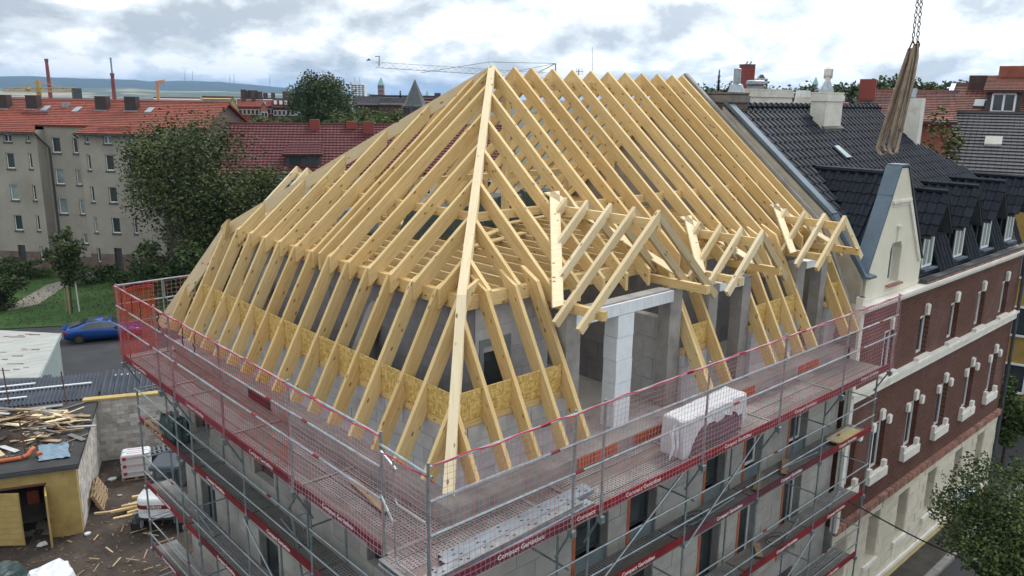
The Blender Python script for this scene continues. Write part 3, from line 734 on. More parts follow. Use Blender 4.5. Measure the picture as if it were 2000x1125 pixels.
# ================================================================== SCAFFOLDS
def tube_obj(name, p0, p1, r, mat, parent, n=6):
    p0, p1 = V(p0), V(p1); L = (p1-p0).length; key = ('tube', round(L, 2), r, mat, n)
    me = _bm.get(key)
    if me is None:
        me = _bm[key] = MB().tube([(0, 0, 0), (L, 0, 0)], r, n).mesh(name, mat, smooth=False)
    q = (p1-p0).to_track_quat('X', 'Z').to_matrix().to_4x4(); q.translation = p0-W(parent)
    return link(name, me, parent, q)
TXT = 'Compact Gerüstbau'
def scaffold(name, label, along, posts_up, posts_lo, levels, z_end):
    """along 'x': street face (y<0); along 'y': yard face (x<0)"""
    t = thing(name, (6.5, -.7, GZ) if along == 'x' else (-.7, 6.5, GZ), label, 'scaffold')
    P = (lambda s, o, z: V((s, o, z))) if along == 'x' else (lambda s, o, z: V((o, s, z)))
    def toe(a, b_, o, z, txt=TXT):
        d = -1
        o_ = MB()
        if along == 'x': o_.box(a+.03, b_-.03, o-.03, o, z, z+.16)
        else: o_.box(o-.03, o, a+.03, b_-.03, z, z+.16)
        tb = o_.build('toe_board', 'toe_purple' if (z > -1 and (along == 'y' or a < 1)) or R.random() < .3 else 'toe_red', t)
        if txt:
            off = (b_-a)*R.uniform(-.12, .12) if b_-a > 2 else 0
            if along == 'x': text_obj(txt, .125, 'white_print', tb, P((a+b_)/2+off, o-.032, z+.078), (1, 0, 0), (0, 0, 1))
            else: text_obj(txt, .125, 'white_print', tb, P((a+b_)/2+off, o-.032, z+.078), (0, -1, 0), (0, 0, 1))
    def plank(a, b_, o0, o1, z, mat, j=0): return beam_obj('deck_plank', P(a+.02, (o0+o1)/2, z+j), P(b_-.02, (o0+o1)/2, z+j), o1-o0, .06, mat, t)
    # upper bracketed lift
    zt = 1.27
    for s in posts_up:
        tube_obj('standard', P(s, -1.05, DECK-.22), P(s, -1.05, zt+.03), .026, 'galv', t)
        MB().box(*(sorted((s-.05, s+.05))+[-1.11, -.99] if along == 'x' else [-1.11, -.99, s-.05, s+.05]), DECK-.18, DECK-.06).build('coupler', 'galv', t)
        tube_obj('bracket', P(s, -1.05, DECK-.09), P(s, .28, DECK-.09), .024, 'galv', t)
        tube_obj('bracket_strut', P(s, -1.02, DECK-.12), P(s, -.68, DECK-.75), .02, 'galv', t)
    for a, b_ in zip(posts_up[:-1], posts_up[1:]):
        for k, z in enumerate((zt-.02, .72, .18, -.36)):
            if k == 3: continue
            tube_obj('guard_rail', P(a, -1.085, z), P(b_, -1.085, z), .021, 'galv', t)
            if R.random() < .6:
                c = a+(b_-a)*R.uniform(.1, .9); tube_obj('red_clip', P(c-.1, -1.085, z), P(c+.1, -1.085, z), .027, 'toe_red', t)
        toe(a, b_, -1.0, DECK, TXT if b_-a > 1.6 else ('Compact' if along == 'x' else None))
        for i, (o0, o1) in enumerate(((-.995, -.66), (-.645, -.31), (-.295, .04), (.055, .27))):
            plank(a, b_, o0, o1, DECK, 'deck_plate' if (i+int(a)) % 4 else 'deck_wood', R.uniform(0, .008))
        MB().box(*([a-.03, a+.05, -.99, .26] if along == 'x' else [-.99, .26, a-.03, a+.05]), DECK+.009, DECK+.02).build('deck_joint', 'galv_deck', t)
    # lower lifts
    for s in posts_lo:
        for o in (-.68, .08):
            z0 = z_end
            top = DECK-.07
            while top > z0+.3:
                lo = max(z0, top-2.0); tube_obj('standard', P(s, o, lo), P(s, o, top), .026, 'galv', t); top = lo
        for z in levels:
            tube_obj('transom', P(s, -.68, z-.06), P(s, .08, z-.06), .022, 'galv', t)
            tube_obj('end_rail', P(s, -.68, z+.98), P(s, .08, z+.98), .016, 'galv', t) if s in (posts_lo[0], posts_lo[-1]) else None
            MB().box(*([s-.045, s+.045, -.735, -.625] if along == 'x' else [-.735, -.625, s-.045, s+.045]), z-.1, z+.01).build('coupler', 'galv', t)
    for z in levels:
        for a, b_ in zip(posts_lo[:-1], posts_lo[1:]):
            for dz_ in (1.0, .5):
                tube_obj('guard_rail', P(a, -.715, z+dz_), P(b_, -.715, z+dz_), .019, 'galv', t)
                if R.random() < .3:
                    c = a+(b_-a)*R.uniform(.1, .9); tube_obj('red_clip', P(c-.08, -.715, z+dz_), P(c+.08, -.715, z+dz_), .026, 'toe_red', t)
            toe(a, b_, -.655, z, TXT if b_-a > 1.6 else None)
            for i, (o0, o1) in enumerate(((-.65, -.33), (-.315, .005))):
                plank(a, b_, o0, o1, z, 'deck_plate' if R.random() < .7 else 'deck_wood', R.uniform(0, .01))
    return t, P
XS = [-1.15, 1.85, 2.59, 5.68, 8.64, 11.7, 14.55]
YS = [.29, 3.3, 6.37, 9.2, 10.15, 13.0]
LV = [-2.83, -4.83, -6.83, -8.83]
scs, Px = scaffold('street_scaffold', 'galvanised scaffold with red lettered toe boards along the street side of the unfinished house', 'x', XS, [-.35, 2.7, 5.75, 8.65, 11.7, 14.72], LV, SZ+.15)
scy, Py = scaffold('yard_scaffold', 'galvanised scaffold with red lettered toe boards along the yard side of the unfinished house', 'y', YS, [.42, 3.42, 6.4, 9.38, 10.4, 13.36], LV, GZ)
# corner guard frames, end frames, braces
def frame(t, pts, r=.018): return MB().tube([V(p) for p in pts], r, 6).build('end_frame', 'galv', t, fix=False)
frame(scy, [(-1.08, .29, 1.1), (-1.08, -1.05, 1.05)], .022); frame(scy, [(-1.08, .29, 1.0), (-1.06, -.12, .82)], .022)
for z in (.95, -.05):
    frame(scy, [(-1.06, -.05, z), (-1.06, -.05, z-.62), (-1.06, -.13, z-.7), (-1.06, -.85, z-.7), (-1.06, -.9, z-.64), (-1.06, -.9, z)], .017)
frame(scy, [(-1.08, .29, .25), (-1.08, -.05, -.1)], .02)
for z in (1.25, .72, .2): frame(scy, [(-1.05, 13.05, z), (1.6, 13.05, z+.01)], .021); 
for x in (-.85, .15, 1.55):
    frame(scy, [(x, 13.03, DECK), (x, 13.03, 1.25)], .02)
frame(scy, [(.2, 13.04, 1.2), (.2, 13.04, .72), (.3, 13.04, .62), (.95, 13.04, .62), (1.05, 13.04, .72), (1.05, 13.04, 1.2)], .02)
MB().box(-1.0, 2.4, 13.05, 13.4, DECK-.05, DECK).build('deck_plank', 'deck_wood', scy)
for a, b_ in (((2.7, -.74, -2.75), (5.75, -.74, -.95)), ((5.72, -.75, -2.9), (8.7, -.75, -.95)), ((5.75, -.74, -4.75), (2.7, -.74, -2.85)), ((8.65, -.74, -6.75), (11.7, -.74, -4.9))): tube_obj('diagonal_brace', a, b_, .022, 'galv', scs)
for a, b_ in (((-.74, 3.42, -4.75), (-.74, 6.4, -2.9)), ((-.74, 3.42, -2.2), (-.74, 3.42, -.9)), ((-.74, 3.42, -6.75), (-.74, 6.4, -4.9)), ((-.75, 4.2, -1.75), (-.95, 3.3, -.95))): tube_obj('diagonal_brace', a, b_, .022, 'galv', scy)

for k in range(9):
    x = R.uniform(.5, 14); z = R.choice(LV[:3]); tube_obj('loose_tube', (x, R.uniform(-.5, -.15), z+.03), (min(14.5, x+R.uniform(1.2, 2.8)), R.uniform(-.5, -.1), z+.035), .022, 'galv', scs)
for k in range(9):
    y = R.uniform(.8, 10); z = R.choice(LV[:3]); tube_obj('loose_tube', (R.uniform(-.5, -.15), y, z+.03), (R.uniform(-.5, -.1), y+R.uniform(1.0, 2.6), z+.035), .022, 'galv', scy)
for (t_s, P_s, ss) in ((scs, Px, XS), (scy, Py, YS)):
    for s_ in ss[1::2]:
        for z in LV[:3]: tube_obj('wall_tie', P_s(s_+.3, -.74, z+.9), P_s(s_+.3, .34, z+.9), .02, 'galv', t_s)
# safety nets
def net(name, a, b_, z0, z1, sp, mat, label, seed, r=.0035, sagf=.03, rope='rope_red', tie=.0):
    rr = random.Random(seed); a, b_ = V(a), V(b_); L = (b_-a).length; d = (b_-a)/L; n = V((d.y, -d.x, 0))
    nu, nv = int(L/sp), int((z1-z0)/sp)
    def pt(u, v_):
        s = u/nu*L; z = z1-(z1-z0)*v_/nv
        droop = .03*abs(math.sin(s*2.1+seed))*(1-v_/nv)**2
        bulge = .04*noise.noise(V((s*1.3, z*1.2, seed)))+.03*math.sin(v_/nv*3.14)
        return a+d*(s+.02*noise.noise(V((s*2, z*2, seed+4))))+n*bulge+V((0, 0, z-a.z-droop+.012*noise.noise(V((s*3, z*3, seed+9)))))
    mb = MB()
    for u in range(nu+1): mb.tube([pt(u, v_) for v_ in range(0, nv+1, 2)], r, 3, cap=False)
    for v_ in range(nv+1): mb.tube([pt(u, v_) for u in range(0, nu+1, 2)], r, 3, cap=False)
    o = mb.build(name, mat, None, label, 'safety net', fix=False, origin=(a+b_)/2+V((0, 0, z0-a.z)))
    rp = MB(); pts = []
    for i in range(int(L/.12)+1):
        s = i*.12; pts.append(a+d*s+n*.01+V((0, 0, z1-a.z+.015+.03*math.sin(s*1.9+seed)*math.sin(s*5.3)-.02)))
    rp.tube(pts, .011, 5).build('border_rope', rope, o, fix=False)
    return o
net('safety_net', (14.6, -1.12, 0), (-1.15, -1.12, 0), DECK+.05, 1.27, .1, 'net_pale', 'pale pink net along the street edge of the upper scaffold deck', 2)
net('safety_net', (-1.12, 3.3, 0), (-1.12, 13.05, 0), DECK+.02, 1.27, .095, 'net_red', 'deep red net along the far part of the yard scaffold rail', 5, r=.0037)
net('safety_net', (-1.12, .25, 0), (-1.12, 3.3, 0), DECK+.05, 1.24, .1, 'net_pale', 'short pale net on the yard scaffold rail next to the corner', 7)
net('safety_net', (-1.1, -1.1, 0), (-1.1, .25, 0), DECK-.35, 1.0, .1, 'net_pale', 'slack piece of net closing the scaffold corner below the hip foot', 8)
net('safety_net', (1.9, 13.1, 0), (-1.05, 13.1, 0), DECK+.3, 1.22, .12, 'net_pale', 'short net across the far end of the yard scaffold', 11)
net('safety_net', (-.1, 12.98, 0), (-1.05, 12.98, 0), DECK+.1, 1.15, .05, 'net_orange', 'bunched orange net in the far corner of the yard scaffold', 13, r=.006)
# black cable ties and hanging bits on the red net
for i, y in enumerate((12.3, 11.5, 10.8, 9.6, 8.1, 7.4)):
    p = V((-1.13, y, 1.24)); pts = [p+V((R.uniform(-.03, .0), R.uniform(-.06, .06), -.09*k)) for k in range(6)]
    tag(MB().tube(pts, .012, 4).build('lashing_strap', 'black', fix=False, origin=p), 'black strap knotted round the top rail of the red net, %s from the far end' % ['first', 'second', 'third', 'fourth', 'fifth', 'sixth'][i], 'strap', 'black straps along the red net')

# things lying on the decks
stack = thing('metal_profile_stack', (1.2, -.55, DECK), 'bright punched metal profiles lying lengthwise on the upper street deck near the corner', 'metal profiles')
for i, (dy, dz_, dx) in enumerate([(0, .02, 0), (.02, .10, .15), (-.22, .02, -.1), (.24, .02, .3), (-.18, .1, -.35)]):
    mb = MB(); p0, p1 = V((-.75+dx, -.66+dy, DECK+dz_)), V((2.75+dx, -.52+dy, DECK+dz_)); d = (p1-p0).normalized(); s = V((-d.y, d.x, 0))
    mb.beam(p0+V((0, 0, .065)), p1+V((0, 0, .065)), .19, .006); mb.beam(p0+s*.095+V((0, 0, .03)), p1+s*.095+V((0, 0, .03)), .006, .07); mb.beam(p0-s*.095+V((0, 0, .03)), p1-s*.095+V((0, 0, .03)), .006, .07)
    pr = mb.build('metal_profile', 'zinc_pale' if i % 2 else 'galv', stack)
    hb = MB()
    for k in range(7):
        c = p0+d*(.25+k*.5)+V((0, 0, .07)); MB().beam(c+s*.03-d*.028, c+s*.03+d*.028, .026, .004).build('punched_hole', 'black', pr); MB().beam(c-s*.03-d*.028+d*.1, c-s*.03+d*.028+d*.1, .026, .004).build('punched_hole', 'black', pr)
wrap = thing('wrapped_bundle', (6.6, -.5, DECK), 'long bundle wrapped in white film standing on the upper street deck', 'wrapped bundle')
rr = random.Random(4)
def wobbly(x0, x1, y0, y1, z0, z1, nx, ny, j, skirt, name, mat, taper=0.0, lift=0.0):
    """film sheet lying over a load: a top and four hanging sides with an uneven hem"""
    m2 = MB(); vs = []; fs = []
    per = []
    for i in range(nx+1): per.append((x0+(x1-x0)*i/nx, y0))
    for k in range(1, ny+1): per.append((x1, y0+(y1-y0)*k/ny))
    for i in range(nx-1, -1, -1): per.append((x0+(x1-x0)*i/nx, y1))
    for k in range(ny-1, 0, -1): per.append((x0, y0+(y1-y0)*k/ny))
    n = len(per); cx_, cy_ = (x0+x1)/2, (y0+y1)/2; L = [(.86, 0, .02), (.97, .0, -.015), (1.0, .5, 0), (1.03, 1.0, 0)]
    for kk, (sc_, f, dz0) in enumerate(L):
        for i, (x, y) in enumerate(per):
            hem = skirt(x, y)*f*(1 if kk < 3 else rr.uniform(.8, 1.12)); q = .5 if kk == 0 else 1
            sx_ = 1-(1-sc_)*(y1-y0)/(x1-x0)
            vs.append((cx_+(x-cx_)*sx_+rr.uniform(-j, j)*q, cy_+(y-cy_)*sc_+rr.uniform(-j, j)*q, z1+dz0+lift*(x-x0)/(x1-x0)-hem+rr.uniform(-j, j)*.5))
    fs = [(k*n+i, k*n+(i+1) % n, (k+1)*n+(i+1) % n, (k+1)*n+i) for k in range(len(L)-1) for i in range(n)]
    fs.append(tuple(range(n))[::-1]); m2.add(vs, fs); return m2.build(name, mat, wrap, fix=False, smooth=False)
# the load itself: stacked slabs under dark film, then the loose white sheet
for k in range(4):
    MB().box(5.62, 7.62, -.66, -.22, DECK+.02+k*.17, DECK+.18+k*.17).build('stacked_slab', 'foil_film', wrap)
wobbly(5.45, 7.75, -.72, -.16, DECK, DECK+.80, 22, 5, .014, lambda x, y: .95*min(1, max(.30, (5.95-x)*2.2+.3)) if x < 6.0 else (.30 if x < 7.3 else .30+(x-7.3)*.7), 'film_wrap', 'foil_white', lift=.07)
for x in (5.28, 5.42, 7.85):
    m2 = MB(); p = V((x, -.55, DECK+(.55 if x < 6 else .45)))
    m2.tube([p+V((.12, 0, .2)), p, p+V((rr.uniform(-.05, .0), -.06, -.28)), p+V((rr.uniform(-.12, -.04), -.05, -.5))], [.03, .06, .05, .015], 5)
    m2.build('loose_film', 'foil_white', wrap, fix=False)
for x, y in ((5.9, -.25), (7.2, -.25)): pass
o = beam_obj('loose_plank', (-.12, 2.75, DECK+.09), (-.30, 1.35, DECK+.09), .15, .03, 'old_wood', None); tag(o, 'brown plank left on the yard deck close to the corner', 'plank')
o = beam_obj('insulation_board', (8.9, -.42, -6.70), (11.3, -.38, -6.70), .34, .10, 'wool_yellow', None); tag(o, 'yellow mineral wool strip lying on a low street deck', 'insulation board')
o = beam_obj('plywood_offcut', (12.7, -.5, -8.72), (13.5, -.25, -8.72), .4, .03, 'timber', None); tag(o, 'small tan plywood piece on the lowest street deck', 'board')
o = beam_obj('loose_plank', (12.9, -.45, -2.70), (14.4, -.35, -2.78), .42, .04, 'base_yellow', None); tag(o, 'dull ochre patch of dirty board on the second street deck by the brick house', 'insulation board')
for i, (x0, x1, z) in enumerate([(8.9, 9.8, -2.75), (10.2, 11.0, -2.75), (9.4, 9.9, -4.74)]):
    o = beam_obj('loose_board', (x0, -.5, z), (x1, -.1, z), .16, .025, 'old_wood', None); tag(o, ['grey brown board lying slanted on the second street deck', 'second slanted board further right on the second street deck', 'short board on the third street deck'][i], 'board')
# dark bags and pallets on the yard scaffold
bundle('rubble_bag', (-.62, -.05, 11.0, 12.2, .55), 'tarp_green', 'black green rubble sack on the second yard deck by the white wall', 'sack', 21, LV[0]+.03)
bundle('rubble_bag', (-.6, -.1, 4.4, 5.3, .45), 'tarp_green', 'dark sack on the third yard deck, right of the ladder', 'sack', 22, LV[1]+.03)
def pallet(loc, rz, label, tilt=0, group='timber pallets'):
    t = thing('pallet', loc, label, 'pallet', group, rz)
    mtx = Matrix.Rotation(tilt, 4, 'X')
    for k in range(5): MB().box(-.6, .6, -.4+k*.17, -.28+k*.17, .122, .144, mt=mtx).build('top_board', 'old_wood', t, local=True)
    for k in range(3): MB().box(-.6, .6, -.4+k*.35, -.3+k*.35, 0, .02, mt=mtx).build('bottom_board', 'old_wood', t, local=True)
    for k in range(3): MB().box(-.6+k*.53, -.48+k*.53, -.4, .4, .022, .12, mt=mtx).build('bearer', 'old_wood', t, local=True)
    return t
pallet((-.34, 12.2, LV[0]+.02), rad(92), 'wooden pallet lying on the second yard deck at the far end', rad(8))
# ladders inside the yard scaffold
def ladder(p0, p1, label):
    t = thing('ladder', p0, label, 'ladder', 'scaffold ladders'); p0, p1 = V(p0), V(p1); s = V((.17, 0, 0))
    for q in (-1, 1): MB().beam(p0+s*q, p1+s*q, .03, .06, (0, 1, 0)).build('side_rail', 'galv', t)
    n = int((p1-p0).length/.28)
    for k in range(1, n): c = p0+(p1-p0)*k/n; MB().tube([c-s, c+s], .013, 5).build('rung', 'galv', t)
ladder((-.3, 3.9, LV[1]), (-.3, 4.7, LV[0]+.9), 'aluminium ladder rising to the second yard deck, nearer the corner')
ladder((-.3, 5.5, LV[2]), (-.3, 4.7, LV[1]+.2), 'aluminium ladder one lift lower on the yard scaffold')
# cable
pts = []
for i in range(25):
    s = i/24; p = V((13.6, -.75, -4.6)).lerp(V((24.5, -6.5, -9.0)), s); p.z -= 1.0*math.sin(math.pi*s); pts.append(p)
tag(MB().tube(pts, .022, 5).build('power_cable', 'black', fix=False, origin=pts[0]), 'black cable sagging from the scaffold across the street', 'cable')
for i, (x, z) in enumerate(((6.6, LV[0]), (10.4, LV[1]))):
    pts = [V((x+.35*math.cos(a/4)*(1+.1*math.sin(a)), -.35+.2*math.sin(a/4), z+.02+.004*a)) for a in range(50)]
    tag(MB().tube(pts, .012, 4).build('cable_coil', 'black', fix=False, origin=(x, -.35, z)), ['black cable coil on the second street deck', 'black cable coil on the third street deck'][i], 'cable')

# ================================================================== BRICK HOUSE NEXT DOOR
SX0, SX1 = 14.95, 30.0; FY = .2
bh = thing('brick_house', (22, 6, SZ), 'dark red brick house with cream gable, stone base and black tiled roof', 'house')
r1 = [17.5+2.7*k for k in range(5)]; r2 = [17.6, 20.25, 22.92, 25.66, 28.3]; r3 = [17.55, 19.9, 22.45, 25.15, 27.6]
r2 = [15.5]+r2
W1 = [(x-.42, x+.42, -1.92, -.52) for x in r1]; W2 = [(x-.45, x+.45, -5.3, -3.55) for x in r2]; W3 = [(x, x+.86, -8.75, -7.0) for x in [15.2]+r3]
mb = MB(); wall_x(mb, SX0, SX1, FY, FY+.4, -6.4, .35, W1+W2); mb.build('brick_wall', 'brick_facade', bh)
mb = MB(); wall_x(mb, SX0, SX1, FY, FY+.5, SZ, -6.4, W3); mb.build('stone_wall', 'mortar', bh)
MB().box(SX1-.4, SX1, FY+.42, 11, SZ, .35).box(SX0, SX1, 10.9, 11.2, SZ, 1.2).build('rear_wall', 'brick_end', bh)
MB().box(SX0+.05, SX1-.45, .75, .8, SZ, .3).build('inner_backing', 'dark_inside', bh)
# stone blocks of the base
nrow = 9; h_ = (-6.62+9.7)/nrow
for k in range(nrow):
    za, zb = -9.7+k*h_, -9.7+(k+1)*h_; s = SX0-(.45 if k % 2 else 0)
    while s < SX1:
        segs = [(max(s, SX0), min(s+.9, SX1))]; s += .9
        for o in W3:
            if o[2] < (za+zb)/2 < o[3]:
                ns = []
                for u, v_ in segs:
                    if o[1] <= u or o[0] >= v_: ns.append((u, v_)); continue
                    if o[0] > u: ns.append((u, o[0]))
                    if o[1] < v_: ns.append((o[1], v_))
                segs = ns
        for u, v_ in segs:
            if v_-u > .06: block(bh, 'x', u, v_, FY-.06, FY+.3, za, zb, 'pale_blue' if 25.9 < (u+v_)/2 < 28.4 and zb < -8.7 else 'cream_stone', 'stone_block', .010, .024)
for o in W3:
    for k in range(5):
        for xa, xb in ((o[0]-.012, o[0]+.02), (o[1]-.02, o[1]+.012)): block(bh, 'y', FY-.05, FY+.48, xa, xb, o[2]+k*.35, min(o[2]+k*.35+.35, o[3]), 'cream_stone', 'reveal_stone', .002)
    MB().box(o[0]-.1, o[1]+.1, FY-.14, FY+.4, o[2]-.16, o[2]-.004).build('window_sill', 'white_trim', bh)
    f_ = MB(); wall_x(f_, o[0]+.02, o[1]-.02, FY+.36, FY+.42, o[2], o[3], [(o[0]+.08, o[1]-.08, o[2]+.06, o[3]-.06)]); f_ = f_.build('window', 'frame_white', bh)
    MB().box(o[0]+.07, o[1]-.07, FY+.385, FY+.4, o[2]+.05, o[3]-.05).build('pane', 'glass', f_)
MB().box(SX0, SX1, FY-.10, FY+.1, SZ, -9.702).build('plinth', 'base_yellow', bh)
MB().box(SX0, SX1, FY-.12, FY+.1, -9.80, -9.66).build('plinth_ledge', 'white_trim', bh)
mb = MB(); x = SX0
while x < SX1-.08:
    j = R.uniform(0, .02); mb.box(x+.006, x+.08, FY-.14-j, FY+.1, -6.62, -6.38-R.uniform(0, .02)); x += .086
mb.build('soldier_brick', 'soldier', bh, kind='stuff', label='weathered upright bricks capping the stone base')
for (x0, x1, z0, z1) in W1+W2:
    up_ = z0 > -3
    f_ = MB(); wall_x(f_, x0+.005, x1-.005, FY+.16, FY+.23, z0, z1, [(x0+.08, (x0+x1)/2-.03, z0+.08, z1-.08), ((x0+x1)/2+.03, x1-.08, z0+.08, z1-.08)]); f_ = f_.build('window', 'frame_white', bh)
    MB().box(x0+.07, x1-.07, FY+.19, FY+.205, z0+.07, z1-.07).build('pane', 'glass_pale' if R.random() < .4 else 'glass', f_)
    MB().poly([V((x0-.0, FY+.01, z1-.10)), V((x0-.0, FY+.01, z1+.02)), V(((x0+x1)/2, FY+.01, z1+.07)), V((x1, FY+.01, z1+.02)), V((x1, FY+.01, z1-.10)), V(((x0+x1)/2, FY+.01, z1-.03))], (0, .12, 0)).build('window_arch', 'white_trim', bh)
    kx = (x0+x1)/2
    def stone(cx, z, h, w_=.13): MB().poly([V((cx-w_*.8, FY-.10, z)), V((cx+w_*.8, FY-.10, z)), V((cx+w_, FY-.10, z+h*.85)), V((cx+w_*.5, FY-.06, z+h)), V((cx-w_*.5, FY-.06, z+h)), V((cx-w_, FY-.10, z+h*.85))], (0, .16, 0)).build('keystone', 'white_trim', bh)
    stone(kx, z1+.02, .36)
    if up_:
        MB().box(x0-.12, x1+.12, FY-.16, FY+.15, z0-.14, z0-.003).build('window_sill', 'white_trim', bh)
    else:
        stone(x0-.12, z1-.26, .30, .11); stone(x1+.14, z1-.26, .30, .11)
        MB().box(x0-.22, x1+.22, FY-.17, FY+.15, z0-.30, z0-.003).box(x0-.2, x0-.0, FY-.13, FY, z0, z0+.22).box(x1+.0, x1+.2, FY-.13, FY, z0, z0+.22).build('window_sill', 'white_trim', bh)
MB().box(SX0, SX1+.08, FY-.13, FY+.02, -2.36, -2.07).box(SX0, SX1+.1, FY-.19, FY+.02, -2.12, -2.03).build('stone_band', 'white_trim', bh)
MB().box(SX0, SX1+.06, FY-.08, FY+.3, .355, .44).box(SX0, SX1+.1, FY-.20, FY+.3, .442, .56).box(SX0, SX1+.16, FY-.30, FY+.3, .562, .66).build('cornice', 'white_trim', bh)
mb = MB(); x = SX0+4.4
while x < SX1: mb.box(x, x+.07, FY-.25, FY-.02, .665, .72); x += .12
mb.build('dentil_brick', 'soldier', bh, kind='stuff', label='small worn bricks along the cornice edge')
MB().box(19.3, SX1+.1, FY-.22, FY+.02, .70, .80).build('gutter', 'gutter', bh)
MB().tube([(SX1+.08, FY-.12, .7), (SX1+.08, FY-.12, SZ)], .07, 8).build('downpipe', 'gutter', bh)
MB().tube([(15.02, FY-.06, .9), (15.02, FY-.06, -2.6)], .09, 8).build('downpipe', 'gutter', bh)
MB().box(14.9, 15.1, .05, .25, -6.5, .9).build('corner_pilaster', 'white_trim', bh)
# roof
S2 = (6.1-2.93)/(5.2-1.3); zn = lambda y: 2.93+S2*(y-1.3)
RXE = [(1.3, 30.1), (2.1, 29.3), (3.05, 27.2), (3.9, 26.4), (5.2, 26.4)]
def rxe(y):
    for (a, xa), (b_, xb) in zip(RXE[:-1], RXE[1:]):
        if a <= y <= b_: return xa+(xb-xa)*(y-a)/(b_-a)
    return 30.1 if y < 1.3 else 26.4
mb = MB(); base = [(15.2, 1.3)]+[(x, y) for y, x in RXE]+[(15.2, 5.2)]
mb.poly([V((x, y, zn(y)-.14)) for x, y in base], (0, 0, .06))
mb.poly([V((15.2, .45, .72)), V((30.0, .45, .72)), V((30.0, 1.3, 2.8)), V((15.2, 1.3, 2.8))], (0, .05, -.02))
mb.poly([V((15.2, 5.2, 6.02)), V((26.4, 5.2, 6.02)), V((29, 9.2, 2.9)), V((15.2, 9.2, 2.9))], (0, 0, -.1)); mb.poly([V((15.2, 9.2, 2.9)), V((29, 9.2, 2.9)), V((29, 10.9, .5)), V((15.2, 10.9, .5))], (0, 0, -.1))
mb.build('roof_underlay', 'slate_stuff', bh)
TW, TG = .30, .37
prof = [(0, .0), (.04, .040), (.09, .056), (.14, .034), (.18, .0), (.25, -.008), (.31, .004)]
def tile_mesh(w_, L):
    mb = MB(); k = w_/.30; n = len(prof); vs = []
    for (v_, lift) in ((-.01, .032), (L+.04, .004)):
        for (u, h) in prof: vs.append((u*k, v_, h+lift))
    for (u, h) in prof: vs.append((u*k, -.01, h+.008))
    fs = [(i, i+1, n+i+1, n+i) for i in range(n-1)]+[(2*n+i, 2*n+i+1, i+1, i) for i in range(n-1)]
    return mb.add(vs, fs)
_tn = [0]
def tile_field(parent, o, u, v_, nu, nv, keep, tw=TW, tg=TG, single=lambda i, j: True, off=True):
    """lay tiles on the plane through o spanned by u (along eaves) and v (up the slope)"""
    o, u, v_ = V(o), V(u).normalized(), V(v_).normalized(); n = u.cross(v_)
    key = ('tile', tw, tg); me = _bm.get(key)
    t = tile_mesh(tw, tg)
    if me is None: me = _bm[key] = t.mesh('roof_tile', 'slate_tile', smooth=False)
    mb = MB(); wp = W(parent)
    for j in range(nv):
        for i in range(nu):
            p = o+u*(i*tw)+v_*(j*tg)
            if not keep(p+u*tw*.5+v_*tg*.5): continue
            p = p+n*R.uniform(0, .006)
            if single(i, j) and _tn[0] < 298:
                _tn[0] += 1
                mw = Matrix(((u.x, v_.x, n.x, p.x-wp.x), (u.y, v_.y, n.y, p.y-wp.y), (u.z, v_.z, n.z, p.z-wp.z), (0, 0, 0, 1)))
                link('roof_tile', me, parent, mw)
            else: mb.add([p+u*q.x+v_*q.y+n*q.z for q in t.v], t.f)
    if mb.v: mb.build('roof_tile', 'slate_stuff', parent, kind='stuff', fix=False)
GX = 17.15
gin = lambda p: p.y < 1.3+(4.25-2.93)/S2 and zn(p.y)+.02 > 4.25-1.35*abs(p.x-GX)    # covered by the gable roof?
def gable_cover(p): return p.y < 2.95 and p.z < 4.28-1.33*abs(p.x-GX)-.03
# gable: cream wall in four pieces round its window, thickness behind the face
gy0, gy1 = FY, FY+.35
out_l = lambda z: 15.3 if z < 1.5 else (15.3+(z-1.5)/(3.62-1.5)*1.05 if z < 3.62 else 16.35+(z-3.62)/.83*.4)
out_r = lambda z: 19.15 if z < 1.5 else (19.15-(z-1.5)/(3.65-1.5)*1.40 if z < 3.65 else 17.75-(z-3.65)/.8*.5)
def gp(pts): return MB().poly([V((x, gy0, z)) for x, z in pts], (0, gy1-gy0, 0))
gw = gp([(15.3, .67), (16.72, .67), (16.72, 2.05), (16.82, 2.25), (16.82, 4.45), (16.75, 4.45), (16.35, 3.62), (15.3, 1.5)])
for pts in ([(16.82, 2.25), (17.42, 2.25), (17.42, 4.4), (17.2, 4.45), (16.82, 4.45)], [(17.42, 2.25), (17.52, 2.05), (17.52, .67), (19.15, .67), (19.15, 1.5), (17.75, 3.65), (17.42, 4.22)], [(16.72, .67), (17.52, .67), (17.52, 1.0), (16.72, 1.0)]):
    m2 = gp(pts); gw.add(m2.v, m2.f)
gable = gw.build('gable', 'plaster', bh)
f_ = MB(); wall_x(f_, 16.73, 17.51, gy1-.12, gy1-.05, 1.0, 2.3, [(16.8, 17.09, 1.07, 2.2), (17.15, 17.44, 1.07, 2.2)]); f_.build('window_frame', 'frame_white', gable)
MB().box(16.79, 17.45, gy1-.1, gy1-.085, 1.05, 2.22).build('pane', 'glass', gable)
MB().box(16.66, 17.6, FY-.14, FY+.2, .94, .999).build('sill', 'soldier', gable)
MB().box(17.02, 17.2, FY-.05, FY, 2.27, 2.72).box(16.98, 17.24, FY-.08, FY, 2.70, 2.76).build('keystone', 'plaster', gable)
mb = MB()
for a, b_ in (((17.68, 3.45), (18.98, 1.45)), ((17.60, 3.45), (18.88, 1.52))): mb.beam((a[0], FY-.03, a[1]), (b_[0], FY-.03, b_[1]), .06, .06, (0, 1, 0))
mb.box(16.45, 17.72, FY-.06, FY, 3.44, 3.52); mb.box(16.5, 17.68, FY-.03, FY, 3.36, 3.40); mb.build('moulding', 'white_trim', gable)
cop = [(15.26, 1.5), (16.31, 3.62), (16.33, 3.68), (16.72, 4.5), (17.22, 4.5)]
